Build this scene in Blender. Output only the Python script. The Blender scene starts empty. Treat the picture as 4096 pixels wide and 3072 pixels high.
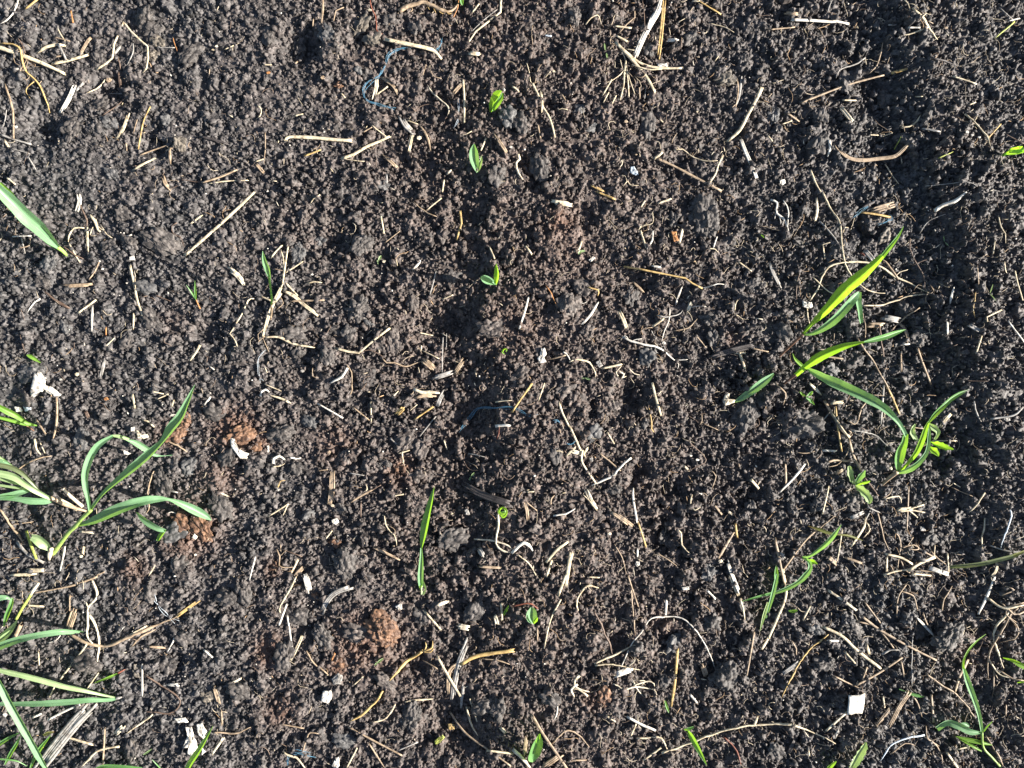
import bpy, math, random, re
import numpy as np
from mathutils import Vector

# ------------------------------------------------------------------ camera, sky, sun, exposure
S = bpy.context.scene
COL = S.collection
H = 0.95                      # camera height above the soil, metres
PPM = 3200.0                  # photo pixels per metre on the ground
cd = bpy.data.cameras.new('camera'); cam = bpy.data.objects.new('camera', cd); COL.objects.link(cam)
cam.location = (0, 0, H); cam.rotation_euler = (0, 0, 0)
cd.sensor_fit = 'HORIZONTAL'; cd.sensor_width = 36.0
cd.lens = 36.0 * H / (4096 / PPM); cd.clip_start = 0.01; cd.clip_end = 200
S.camera = cam
SUN_EL, SUN_AZ = math.radians(24), math.radians(-6)       # low sun from the right of the frame
w = bpy.data.worlds.new('World'); S.world = w; w.use_nodes = True
nt = w.node_tree; sky = nt.nodes.new('ShaderNodeTexSky'); sky.sky_type = 'NISHITA'; sky.sun_disc = False
sky.sun_elevation = SUN_EL; sky.sun_rotation = math.pi / 2 - SUN_AZ
nt.links.new(sky.outputs[0], nt.nodes['Background'].inputs[0]); nt.nodes['Background'].inputs[1].default_value = 0.055
ld = bpy.data.lights.new('sun', 'SUN'); ld.energy = 5.0; ld.angle = math.radians(0.5); ld.color = (1.0, 0.945, 0.86)
lo = bpy.data.objects.new('sun', ld); COL.objects.link(lo)
sd = Vector((math.cos(SUN_EL) * math.cos(SUN_AZ), math.cos(SUN_EL) * math.sin(SUN_AZ), math.sin(SUN_EL)))
lo.rotation_euler = sd.to_track_quat('Z', 'Y').to_euler()
S.view_settings.view_transform = 'Standard'; S.view_settings.look = 'None'
S.view_settings.exposure = 1.75; S.view_settings.gamma = 1.0; S.view_settings.use_curve_mapping = False

rng = np.random.default_rng(7); random.seed(7)

# ------------------------------------------------------------------ materials
def rgbs(n, f): 
    return n.inputs[f]
def new_mat(name):
    m = bpy.data.materials.new(name); m.use_nodes = True
    nt = m.node_tree; b = nt.nodes['Principled BSDF']
    return m, nt, b
def ramp(nt, fac, stops):
    r = nt.nodes.new('ShaderNodeValToRGB'); e = r.color_ramp.elements
    while len(e) < len(stops): e.new(0.5)
    for i, (p, c) in enumerate(stops):
        e[i].position = p; e[i].color = (*c, 1)
    nt.links.new(fac, r.inputs[0]); return r.outputs[0]
def noise(nt, vec, scale, detail=3, rough=0.6):
    n = nt.nodes.new('ShaderNodeTexNoise'); n.inputs['Scale'].default_value = scale
    n.inputs['Detail'].default_value = detail; n.inputs['Roughness'].default_value = rough
    nt.links.new(vec, n.inputs['Vector']); return n
def mix(nt, fac, a, b, mode='MIX'):
    m = nt.nodes.new('ShaderNodeMix'); m.data_type = 'RGBA'; m.blend_type = mode
    for s, v in ((m.inputs[0], fac), (m.inputs[6], a), (m.inputs[7], b)):
        if isinstance(v, (int, float)): s.default_value = v
        elif isinstance(v, tuple): s.default_value = (*v, 1)
        else: nt.links.new(v, s)
    return m.outputs[2]
def soil_mat(name, lo, hi, warm_attr=False, tint=None):
    m, nt, b = new_mat(name)
    g = nt.nodes.new('ShaderNodeNewGeometry').outputs['Position']
    v = nt.nodes.new('ShaderNodeTexVoronoi'); v.inputs['Scale'].default_value = 190; nt.links.new(g, v.inputs['Vector'])
    sep = nt.nodes.new('ShaderNodeSeparateColor'); nt.links.new(v.outputs['Color'], sep.inputs[0])
    c = ramp(nt, sep.outputs[0], [(0.0, lo), (0.6, tuple((a + q) / 2 for a, q in zip(lo, hi))), (1.0, hi)])
    n1 = noise(nt, g, 9, 3)
    if warm_attr:
        wa = nt.nodes.new('ShaderNodeAttribute'); wa.attribute_name = 'warm'
        ad = nt.nodes.new('ShaderNodeMath'); ad.operation = 'MULTIPLY_ADD'; ad.inputs[1].default_value = 0.6
        nt.links.new(n1.outputs[0], ad.inputs[0]); nt.links.new(wa.outputs['Fac'], ad.inputs[2]); fac = ad.outputs[0]
        brown = ramp(nt, fac, [(0.32, (0.97, 0.99, 1.02)), (0.78, (1.20, 0.98, 0.87))])
        c = mix(nt, 1.0, c, brown, 'MULTIPLY')
    n2 = noise(nt, g, 420, 2); f = ramp(nt, n2.outputs[0], [(0.3, (0.6, 0.6, 0.6)), (0.7, (1.4, 1.4, 1.4))])
    c = mix(nt, 1.0, c, f, 'MULTIPLY')
    if warm_attr:
        a = nt.nodes.new('ShaderNodeAttribute'); a.attribute_name = 'rust'
        mm = nt.nodes.new('ShaderNodeMath'); mm.operation = 'MULTIPLY'; mm.use_clamp = True
        nt.links.new(a.outputs['Fac'], mm.inputs[0]); nt.links.new(n2.outputs[0], mm.inputs[1])
        mm2 = nt.nodes.new('ShaderNodeMath'); mm2.operation = 'MULTIPLY'; mm2.use_clamp = True; mm2.inputs[1].default_value = 1.9
        nt.links.new(mm.outputs[0], mm2.inputs[0])
        c = mix(nt, mm2.outputs[0], c, (0.13, 0.062, 0.035))
    nt.links.new(c, b.inputs['Base Color']); b.inputs['Roughness'].default_value = 0.62
    b.inputs['Specular IOR Level'].default_value = 0.45
    bp = nt.nodes.new('ShaderNodeBump'); bp.inputs['Strength'].default_value = 0.5; bp.inputs['Distance'].default_value = 0.0009
    n3 = noise(nt, g, 700, 3, 0.7); nt.links.new(n3.outputs[0], bp.inputs['Height']); nt.links.new(bp.outputs[0], b.inputs['Normal'])
    return m
SOIL = soil_mat('dark_soil', (0.020, 0.0184, 0.0178), (0.098, 0.089, 0.0845), True)
CLODM = {'k': soil_mat('clod_soil', (0.028, 0.0240, 0.0215), (0.094, 0.081, 0.073)),
         'y': soil_mat('clod_grey', (0.045, 0.043, 0.042), (0.115, 0.110, 0.106)),
         'b': soil_mat('clod_brown', (0.038, 0.030, 0.026), (0.118, 0.096, 0.083)),
         't': soil_mat('clod_tan', (0.08, 0.067, 0.053), (0.16, 0.135, 0.105)),
         'o': soil_mat('clod_rust', (0.070, 0.036, 0.022), (0.20, 0.108, 0.060))}
TONES = {'w': (0.62, 0.58, 0.51), 'c': (0.66, 0.57, 0.42), 'p': (0.60, 0.50, 0.34), 'g': (0.50, 0.34, 0.13), 't': (0.34, 0.25, 0.165),
         'y': (0.30, 0.28, 0.255), 'b': (0.135, 0.088, 0.062), 'd': (0.055, 0.045, 0.042), 'o': (0.42, 0.19, 0.065), 'r': (0.20, 0.062, 0.035),
         'e': (0.34, 0.38, 0.07), 'u': (0.09, 0.24, 0.36), 'l': (0.55, 0.62, 0.68)}
WORD = {'w': 'white', 'c': 'cream', 'p': 'pale', 'g': 'golden', 't': 'tan', 'y': 'grey', 'b': 'brown', 'd': 'blackish', 'o': 'orange', 'r': 'reddish',
        'e': 'yellow-green', 'u': 'blue', 'l': 'bluish white', 'k': 'dark'}
def dry_mat(name, rgb, rough=0.6, spot=0.55):
    m, nt, b = new_mat(name)
    g = nt.nodes.new('ShaderNodeNewGeometry').outputs['Position']
    n = noise(nt, g, 170, 4, 0.65)
    d = tuple(x * spot * k for x, k in zip(rgb, (1.0, 0.93, 0.85)))
    c = ramp(nt, n.outputs[0], [(0.34, d), (0.56, rgb), (0.8, tuple(min(0.8, x * 1.15) for x in rgb))])
    ns = noise(nt, g, 95, 5, 0.75); st = ramp(nt, ns.outputs[0], [(0.30, (1, 1, 1)), (0.44, (0, 0, 0))])     # soil stuck on
    c = mix(nt, st, c, (0.045, 0.038, 0.034))
    nt.links.new(c, b.inputs['Base Color']); b.inputs['Roughness'].default_value = rough
    bp = nt.nodes.new('ShaderNodeBump'); bp.inputs['Strength'].default_value = 0.4; bp.inputs['Distance'].default_value = 0.0005
    n3 = noise(nt, g, 500, 2); nt.links.new(n3.outputs[0], bp.inputs['Height']); nt.links.new(bp.outputs[0], b.inputs['Normal'])
    return m
DRY = {k: dry_mat('dry_' + WORD[k].replace(' ', '_').replace('-', '_'), v, spot=0.8 if k in 'wlu' else 0.5) for k, v in TONES.items()}
def attr_mat(name):
    m, nt, b = new_mat(name)
    a = nt.nodes.new('ShaderNodeAttribute'); a.attribute_name = 'tone'
    nt.links.new(a.outputs['Color'], b.inputs['Base Color']); b.inputs['Roughness'].default_value = 0.65; return m
BITS = attr_mat('plant_bits')
def leaf_mat(name, refl, trans, tip=None, amt=0.45):
    m, nt, b = new_mat(name)
    uv = nt.nodes.new('ShaderNodeUVMap').outputs[0]
    mp = nt.nodes.new('ShaderNodeMapping'); mp.inputs['Scale'].default_value = (26, 1.6, 1); nt.links.new(uv, mp.inputs[0])
    n = noise(nt, mp.outputs[0], 1.0, 3)
    vein = ramp(nt, n.outputs[0], [(0.3, (0.58, 0.62, 0.55)), (0.7, (1.22, 1.18, 1.22))])
    g = nt.nodes.new('ShaderNodeNewGeometry').outputs['Position']
    nb = noise(nt, g, 60, 3); blot = ramp(nt, nb.outputs[0], [(0.3, (0.85, 0.9, 0.8)), (0.7, (1.12, 1.06, 1.1))])
    vein = mix(nt, 1.0, vein, blot, 'MULTIPLY')
    sp = nt.nodes.new('ShaderNodeSeparateXYZ'); nt.links.new(uv, sp.inputs[0])
    def col(c, t):
        o = mix(nt, 1.0, c, vein, 'MULTIPLY')
        if t:
            r = nt.nodes.new('ShaderNodeMapRange'); r.inputs['From Min'].default_value = 0.82; r.inputs['From Max'].default_value = 1.0
            nt.links.new(sp.outputs[1], r.inputs['Value']); o = mix(nt, r.outputs[0], o, t)
        return o
    c1 = col(refl, tip); c2 = col(trans, tip)
    nd = noise(nt, g, 230, 4, 0.8); dd = ramp(nt, nd.outputs[0], [(0.66, (0, 0, 0)), (0.70, (1, 1, 1))])       # soil splashes
    c1 = mix(nt, dd, c1, (0.06, 0.05, 0.04)); c2 = mix(nt, dd, c2, (0.03, 0.03, 0.02))
    nt.links.new(c1, b.inputs['Base Color']); b.inputs['Roughness'].default_value = 0.42; b.inputs['Specular IOR Level'].default_value = 0.5
    t = nt.nodes.new('ShaderNodeBsdfTranslucent'); nt.links.new(c2, t.inputs['Color'])
    ms = nt.nodes.new('ShaderNodeMixShader'); ms.inputs[0].default_value = amt
    nt.links.new(b.outputs[0], ms.inputs[1]); nt.links.new(t.outputs[0], ms.inputs[2])
    nt.links.new(ms.outputs[0], nt.nodes['Material Output'].inputs['Surface']); return m
LEAF = {'a': leaf_mat('leaf_blue_green', (0.24, 0.44, 0.25), (0.34, 0.62, 0.10)),
        'm': leaf_mat('leaf_mid_green', (0.17, 0.37, 0.13), (0.36, 0.68, 0.04)),
        'y': leaf_mat('leaf_lime', (0.22, 0.42, 0.07), (0.42, 0.78, 0.04), amt=0.55),
        's': leaf_mat('leaf_pale', (0.40, 0.54, 0.28), (0.42, 0.6, 0.15)),
        'o': leaf_mat('leaf_olive', (0.20, 0.21, 0.07), (0.3, 0.3, 0.06), (0.32, 0.2, 0.06)),
        'v': leaf_mat('leaf_dull', (0.20, 0.24, 0.13), (0.28, 0.32, 0.1)),
        't': leaf_mat('leaf_dry_tip', (0.13, 0.30, 0.10), (0.36, 0.6, 0.04), (0.30, 0.29, 0.25))}
STEM = {'e': dry_mat('stem_green', (0.26, 0.38, 0.09), 0.45, 0.8), 'r': dry_mat('stem_purple', (0.16, 0.085, 0.055), 0.5, 0.7),
        'k': dry_mat('stem_lime', (0.42, 0.50, 0.10), 0.45, 0.8), 'c': DRY['c'], 't': DRY['t'], 'o': DRY['o'], 's': DRY['c'], 'g': DRY['g'], 'p': DRY['p'], 'y': DRY['y']}

# ------------------------------------------------------------------ terrain height field
RES = 0.001; X0, Y0 = -0.80, -0.64; NX, NY = 1600, 1280
gx = X0 + np.arange(NX) * RES; gy = Y0 + np.arange(NY) * RES
GX, GY = np.meshgrid(gx, gy)
PX = GX * PPM + 2048; PY = 1536 - GY * PPM
def vnoise(shape, cell):
    ny, nx = int(shape[0] / cell) + 3, int(shape[1] / cell) + 3
    g = rng.random((ny, nx)) * 2 - 1
    y = np.arange(shape[0]) / cell; x = np.arange(shape[1]) / cell
    yi = y.astype(int); xi = x.astype(int); fy = y - yi; fx = x - xi
    fy = (fy * fy * (3 - 2 * fy))[:, None]; fx = (fx * fx * (3 - 2 * fx))[None, :]
    a = g[np.ix_(yi, xi)]; b = g[np.ix_(yi, xi + 1)]; c = g[np.ix_(yi + 1, xi)]; d = g[np.ix_(yi + 1, xi + 1)]
    return (a * (1 - fx) + b * fx) * (1 - fy) + (c * (1 - fx) + d * fx) * fy
base = 0.0035 * vnoise((NY, NX), 170) + 0.0022 * vnoise((NY, NX), 70) + 0.0012 * vnoise((NY, NX), 30)
# ridge on the right with a trough left of it
xc = np.interp(PY, [-600, 0, 300, 600, 900, 1300, 1700, 2200, 3800], [3560, 3630, 3700, 3800, 3870, 3900, 3960, 4050, 4200])
u = PX - xc
base += 0.019 * np.where(u < 0, np.exp(-(u / 120) ** 2), np.exp(-(u / 420) ** 2)) * np.interp(PY, [0, 1500, 2100, 2600], [0.7, 1, 0.7, 0.25])
base -= 0.006 * np.exp(-((u + 230) / 130) ** 2)
# shallow seed row down the middle
xr = np.interp(PY, [0, 700, 1400, 2200, 3072], [1990, 2010, 2060, 2010, 2060]); u = PX - xr
kr = np.interp(PY, [0, 500, 1000, 2200, 2700], [0.1, 0.45, 1, 1, 0.35])
base += 0.013 * np.where(u < 0, np.exp(-(u / 120) ** 2), np.exp(-(u / 480) ** 2)) * kr
base -= 0.004 * np.exp(-((u + 190) / 90) ** 2) * kr
base += 0.022 * np.clip(1 - PX / 1700, 0, 1.3)                 # the bed falls gently towards the seed row
PITS = [(460,370,75,12),(215,540,80,12),(640,580,60,9),(330,520,60,6),(1200,200,85,14),(1440,160,40,7),(1640,640,140,9),(2080,660,60,9),(1760,1290,100,12),
 (2510,1590,65,13),(2350,1600,45,8),(2540,1900,60,12),(2670,1965,75,12),(2640,2150,80,11),(2150,1230,70,8),(2730,650,90,8),(2900,600,120,9),
 (1780,2900,140,12),(1650,2660,70,8),(1230,2450,110,8),(3700,2550,60,14),(2850,2700,60,9),(500,1640,40,7),(640,2010,110,6),(3560,1300,120,8),
 (3460,930,90,9),(2200,200,50,6),(2140,720,60,7),(2560,1130,70,8),(2700,1180,50,7),(830,1340,70,9),(530,1110,60,7),(3160,560,120,7),(3500,380,90,7),
 (3560,620,90,8),(3250,1640,90,9),(3060,1650,60,10),(3480,2120,90,7),(3660,2140,70,8),(2200,1420,70,6),(1900,1650,110,6),(1560,1100,160,4),(2960,1990,90,7),
 (1020,2460,60,6),(700,2640,60,7),(2330,870,60,7),(2100,930,80,6),(1330,960,70,7),(1960,2140,90,5),(3050,2450,70,6),(2460,2560,60,8),(1210,1500,60,8),(1450,1560,60,5)]
for (x, y, r, d) in PITS:
    q = ((PX - x) / r) ** 2 + ((PY - y) / (r * 0.85)) ** 2
    base -= d * 0.001 * np.exp(-q ** 1.5) 
    base += d * 0.00045 * np.exp(-(((PX - x - r * 1.5) / (r * 0.8)) ** 2 + ((PY - y) / r) ** 2))
Hf = base.copy(); BASE0 = base.copy()
def stamp(n, r0, r1, hk, jit, pw=1.5):
    cx = rng.random(n) * NX; cy = rng.random(n) * NY
    R = (r0 + (r1 - r0) * rng.random(n) ** pw) / RES
    P = rng.random((n, 8))
    for i in range(n):
        r = R[i]; x, y = cx[i], cy[i]; rr = int(r * 1.4) + 1
        xa, xb, ya, yb = max(0, int(x) - rr), min(NX, int(x) + rr + 1), max(0, int(y) - rr), min(NY, int(y) + rr + 1)
        if xb <= xa or yb <= ya: continue
        dx = (np.arange(xa, xb) - x)[None, :]; dy = (np.arange(ya, yb) - y)[:, None]
        p = P[i]; a = p[0] * 3.14; ca, sa = math.cos(a), math.sin(a)
        ux = (dx * ca + dy * sa) / (r * (0.8 + 0.5 * p[1])); uy = (-dx * sa + dy * ca) / (r * (0.6 + 0.4 * p[2]))
        if r > 3:
            th = np.arctan2(uy, ux); sh = 1 + 0.16 * np.cos(3 * th + p[3] * 6.3) + 0.11 * np.cos(5 * th + p[4] * 6.3) + 0.07 * np.cos(8 * th + p[6] * 6.3)
            q = (ux * ux + uy * uy) / (sh * sh)
        else: q = ux * ux + uy * uy
        bz = base[min(NY - 1, int(y)), min(NX - 1, int(x))]
        z = bz + jit * (p[5] - 0.45) + r * RES * hk * (np.minimum(0.82, np.sqrt(np.maximum(0, 1 - q))) - 0.25 + 0.9 * (p[6] - .5) * ux + 0.9 * (p[7] - .5) * uy)
        v = Hf[ya:yb, xa:xb]; np.copyto(v, np.maximum(v, np.where(q < 1, z, -1)))
stamp(260, 0.010, 0.024, 0.5, 0.003)
stamp(1100, 0.008, 0.015, 0.75, 0.008, 1.2)
stamp(4200, 0.004, 0.010, 1.05, 0.008)
base = 0.25 * base + 0.75 * Hf                       # small crumbs sit on the larger ones
Hf -= 0.0022
stamp(17000, 0.0020, 0.0042, 1.05, 0.0045)
stamp(64000, 0.0010, 0.0021, 1.25, 0.0034)
Hf += 0.0007 * vnoise((NY, NX), 2) + 0.0005 * vnoise((NY, NX), 5)
AMP = np.interp(PX, [0, 900, 1600, 2100, 2700, 3200, 4096], [0.74, 0.8, 1.0, 0.92, 1.05, 1.15, 1.05]) * np.clip(1 + 0.25 * vnoise((NY, NX), 90), 0.6, 1.3)
Hf = BASE0 + (Hf - BASE0) * AMP
WARM = np.exp(-((PX - 2150) / 900) ** 2) * 0.45 + 0.12 * (PX > 3700) + 0.08
RUST = np.zeros_like(Hf)
for (x, y, r, s) in [(950,1720,90,.7),(700,1740,60,.5),(1060,1760,40,.6),(780,2110,110,.6),(560,2260,60,.4),(1090,2590,60,.7),(1450,2560,110,.6),(1130,2830,60,.5),(2240,900,70,.5),
  (880,2030,70,.35),(1600,1880,60,.5),(1560,1870,40,.4),(2370,2790,40,.5),(2220,940,60,.3),(1360,2660,40,.7),(2650,2490,50,.3),(1100,2270,40,.4),(900,1900,90,.3),(3900,2600,120,.25),
  (1500,2600,130,.3),(700,1300,60,.15),(1340,1780,80,.35),(2930,1350,40,.4),(2280,1000,120,.18),(2050,1300,120,.2)]:
    RUST = np.maximum(RUST, s * np.exp(-(((PX - x) / r) ** 2 + ((PY - y) / r) ** 2)))
def sample(F, x, y):
    ix = np.clip(((np.asarray(x) - X0) / RES).astype(int), 0, NX - 1); iy = np.clip(((np.asarray(y) - Y0) / RES).astype(int), 0, NY - 1)
    return F[iy, ix]
def boxblur(A, k):
    for ax in (0, 1):
        c = np.cumsum(np.pad(A, [(k + 1, k) if i == ax else (0, 0) for i in (0, 1)], mode='edge'), axis=ax)
        n = A.shape[ax]; a = np.take(c, range(2 * k + 1, 2 * k + 1 + n), axis=ax); b = np.take(c, range(0, n), axis=ax); A = (a - b) / (2 * k + 1)
    return A
M = Hf.copy()
for s in (1, 2):
    M = np.maximum(M, np.maximum(np.roll(M, s, 0), np.roll(M, -s, 0))); M = np.maximum(M, np.maximum(np.roll(M, s, 1), np.roll(M, -s, 1)))
TOP = boxblur(M, 3)                                    # where a light thing lying on the crumbs comes to rest
SM = boxblur(Hf, 8)

def mesh_from(name, V, F, mat, smooth=True, uv=None):
    V = np.asarray(V, dtype=np.float64); F = np.asarray(F, dtype=np.int32); k = F.shape[1]
    me = bpy.data.meshes.new(name)
    me.vertices.add(len(V)); me.vertices.foreach_set('co', V.ravel())
    me.loops.add(F.size); me.loops.foreach_set('vertex_index', F.ravel())
    me.polygons.add(len(F)); me.polygons.foreach_set('loop_start', np.arange(len(F), dtype=np.int32) * k)
    me.polygons.foreach_set('loop_total', np.full(len(F), k, dtype=np.int32))
    if smooth: me.polygons.foreach_set('use_smooth', np.ones(len(F), dtype=bool))
    if uv is not None:
        l = me.uv_layers.new(name='UVMap'); l.data.foreach_set('uv', np.asarray(uv)[F.ravel()].ravel())
    me.update(calc_edges=True); me.materials.append(mat); return me
def link(name, me, parent=None, loc=(0, 0, 0)):
    o = bpy.data.objects.new(name, me); COL.objects.link(o); o.location = loc
    if parent: o.parent = parent
    return o
def tag(o, label, cat, group=None, kind=None):
    if label: o['label'] = label
    if cat: o['category'] = cat
    if group: o['group'] = group
    if kind: o['kind'] = kind
    return o
# ground sheet: fine in the middle, coarser outward to the horizon
fx = np.arange(-0.76, 0.7601, 0.00092); fy = np.arange(-0.60, 0.6001, 0.00092)
def ext(a, far):
    e = []; s = 0.0018; p = a[-1]
    while p < far: p += s; s *= 1.045; e.append(p)
    e = np.array(e); return np.concatenate([-(e[::-1]) , a, e]) if abs(a[0] + a[-1]) < 1e-2 else a
fx = ext(fx, 30.0); fy = ext(fy, 30.0)
TX, TY = np.meshgrid(fx, fy)
def wrap(v, lo, n):
    q = np.floor((v - lo) / RES).astype(int); m = np.mod(q, 2 * n); return np.where(m < n, m, 2 * n - 1 - m)
IX, IY = wrap(TX, X0, NX), wrap(TY, Y0, NY)
Z = Hf[IY, IX]; RU = RUST[IY, IX] * ((abs(TX) < .78) & (abs(TY) < .62))
ny, nx = TX.shape
idx = np.arange(ny * nx).reshape(ny, nx)
F = np.stack([idx[:-1, :-1], idx[:-1, 1:], idx[1:, 1:], idx[1:, :-1]], -1).reshape(-1, 4)
me = mesh_from('ground', np.stack([TX, TY, Z], -1).reshape(-1, 3), F, SOIL, smooth=False)
wm = me.attributes.new('warm', 'FLOAT', 'POINT'); wm.data.foreach_set('value', WARM[IY, IX].ravel().astype(np.float32))
at_ = me.attributes.new('rust', 'FLOAT', 'POINT'); at_.data.foreach_set('value', RU.ravel().astype(np.float32))
tag(link('ground', me), None, None, kind='structure')

# ------------------------------------------------------------------ geometry helpers
def at(px, py, z): return ((px - 2048) / PPM * (H - z) / H, (1536 - py) / PPM * (H - z) / H)
def ground(px, py, F=None):
    F = TOP if F is None else F
    z = 0.0
    for _ in range(2):
        x, y = at(px, py, z); z = float(sample(F, x, y))
    return z
def tl(tile, p):
    s = 1.2393 if tile[0] == '3' else 2.1602
    return (int(tile[1]) * 1024 + p[0] / s, int(tile[0]) * 768 + p[1] / s)
def tsc(tile): return 1.2393 if tile[0] == '3' else 2.1602
def spline(P, step):
    P = np.asarray(P, float)
    if len(P) == 2: 
        n = max(2, int(np.linalg.norm(P[1, :2] - P[0, :2]) / step) + 1); t = np.linspace(0, 1, n)[:, None]; return P[0] * (1 - t) + P[1] * t
    E = np.vstack([2 * P[0] - P[1], P, 2 * P[-1] - P[-2]]); out = []
    for i in range(1, len(E) - 2):
        n = max(2, int(np.linalg.norm(E[i + 1, :2] - E[i, :2]) / step)); t = np.linspace(0, 1, n, endpoint=False)[:, None]
        a, b, c, d = E[i - 1], E[i], E[i + 1], E[i + 2]
        out.append(0.5 * (2 * b + (c - a) * t + (2 * a - 5 * b + 4 * c - d) * t * t + (3 * b - 3 * c + d - a) * t ** 3))
    out.append(P[-1:]); return np.vstack(out)
def polyline(P, step):
    out = []
    for a, b in zip(P[:-1], P[1:]): out.append(spline([a, b], step)[:-1])
    return np.vstack(out + [np.array(P[-1:], float)])
def smooth1(z, k):
    k = int(min(k, len(z) - 1) // 2)
    if k < 1: return z
    p = np.pad(z, k, mode='edge'); return np.convolve(p, np.ones(2 * k + 1) / (2 * k + 1), 'valid')
def tube(C, wd, flat=0.65, sides=8, rough=0.12, taper=(1, 1), ragged=0.8, groove=False, seed=0):
    """C centre line (n,3) metres, wd full widths (n)."""
    r_ = np.random.default_rng(seed); n = len(C)
    T = np.gradient(C, axis=0); T /= np.linalg.norm(T, axis=1)[:, None] + 1e-12
    N = np.cross(T, (0, 0, 1)); N /= np.linalg.norm(N, axis=1)[:, None] + 1e-12; B = np.cross(N, T)
    th = np.arange(sides) / sides * 2 * np.pi
    prof = np.ones(sides)
    if groove: prof = np.where(np.abs(th - np.pi / 2) < 0.5, 0.62, 1.0)
    t = np.linspace(0, 1, n)
    k = np.clip(np.minimum(t / 0.25, 1), 0, 1) * (1 - taper[0]) + taper[0]; k2 = np.clip((1 - t) / 0.25, 0, 1) * (1 - taper[1]) + taper[1]
    k = np.minimum(k, k2)
    j = 1 + rough * smooth1(r_.standard_normal(n), 3)
    R = (wd / 2 * k * j)[:, None] * prof * (1 + rough * 0.7 * r_.standard_normal(sides))
    V = C[:, None] + N[:, None] * (R * np.cos(th))[..., None] + B[:, None] * (R * np.sin(th) * flat)[..., None]
    if ragged:
        V[0] -= T[0] * (r_.random(sides) * wd[0] * ragged)[:, None]; V[-1] += T[-1] * (r_.random(sides) * wd[-1] * ragged)[:, None]
    V = V.reshape(-1, 3); V = np.vstack([V, C[:1], C[-1:]])
    F = []
    a = np.arange(sides); b = (a + 1) % sides
    for i in range(n - 1): F.append(np.stack([i * sides + a, i * sides + b, (i + 1) * sides + b, (i + 1) * sides + a], -1))
    c0, c1 = n * sides, n * sides + 1
    F.append(np.stack([b, a, np.full(sides, c0), np.full(sides, c0)], -1)); F.append(np.stack([(n - 1) * sides + a, (n - 1) * sides + b, np.full(sides, c1), np.full(sides, c1)], -1))
    return V, np.vstack(F)
def degq(V, F):                    # quads with a repeated corner -> triangles
    q = F[:, 2] != F[:, 3]; A = F[q]; t = F[~q][:, :3]
    return np.vstack([A[:, [0, 1, 2]], A[:, [0, 2, 3]], t])
def join(parts):
    Vs, Fs, o = [], [], 0
    for V, F in parts: Vs.append(V); Fs.append(F + o); o += len(V)
    return np.vstack(Vs), np.vstack(Fs)
def lay(pts, wd_px, kinked, stiff, lift, seed):
    """photo-pixel line -> centre line resting on the crumbs."""
    L = sum(math.dist(a, b) for a, b in zip(pts[:-1], pts[1:]))
    step = max(5.0, min(14.0, L / 6))
    P = polyline(pts, step) if kinked else spline(pts, step)
    r_ = np.random.default_rng(seed)
    z = np.array([ground(x, y) for x, y in P[:, :2]])
    if stiff:
        zs = smooth1(z, max(3, len(z) * 0.8)); up = np.percentile(z - zs, 72); z = zs + up
    else: z = smooth1(z, 5) + 0.0004
    z = z + wd_px / PPM * 0.22 + lift
    XY = np.array([at(x, y, q) for (x, y), q in zip(P[:, :2], z)])
    return np.column_stack([XY, z])
def done(name, parts, mat, parent=None, origin=None):
    V, F = join(parts) if isinstance(parts, list) else parts
    if F.shape[1] == 4: F = degq(V, F)
    o = np.array(parent['_org'] if parent is not None and '_org' in parent else (0, 0, 0), float)
    c = V.mean(0); c[2] = V[:, 2].min()
    if parent is not None: loc = tuple(c - o)
    else: loc = tuple(c)
    return link(name, mesh_from(name, V - c, F, mat), parent, loc)

# lumps
def ico(sub):
    import bmesh
    bm = bmesh.new(); bmesh.ops.create_icosphere(bm, subdivisions=sub, radius=1)
    V = np.array([v.co[:] for v in bm.verts]); F = np.array([[v.index for v in f.verts] for f in bm.faces]); bm.free(); return V, F
ICO0, ICO1, ICO2, ICO4, ICO5 = ico(1), ico(2), ico(3), ico(5), ico(6)
def n3(P, f, seed):
    P = P * f + seed * 17.13; I = np.floor(P).astype(np.int64); f_ = P - I; f_ = f_ * f_ * (3 - 2 * f_)
    def h(a, b, c):
        q = (a * 374761393 + b * 668265263 + c * 2147483647 + seed * 974634777) & 0x7fffffff
        q = ((q ^ (q >> 13)) * 1274126177) & 0x7fffffff; return ((q ^ (q >> 16)) & 0xffff) / 32768.0 - 1
    out = 0
    for a in (0, 1):
        for b in (0, 1):
            for c in (0, 1):
                w_ = (f_[:, 0] if a else 1 - f_[:, 0]) * (f_[:, 1] if b else 1 - f_[:, 1]) * (f_[:, 2] if c else 1 - f_[:, 2])
                out = out + w_ * h(I[:, 0] + a, I[:, 1] + b, I[:, 2] + c)
    return out
def worley(P, f, seed):
    P = P * f + seed * 3.7; I = np.floor(P).astype(np.int64); best = np.full(len(P), 9.0)
    for a in (-1, 0, 1):
        for b in (-1, 0, 1):
            for c in (-1, 0, 1):
                J = I + (a, b, c); h = (J[:, 0] * 73856093) ^ (J[:, 1] * 19349663) ^ (J[:, 2] * 83492791)
                o = np.stack([((h * k & 0x7fffffff) >> 7 & 1023) / 1023.0 for k in (1274126177, 668265263, 374761393)], -1)
                best = np.minimum(best, ((J + o - P) ** 2).sum(1))
    return np.sqrt(best)
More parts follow.
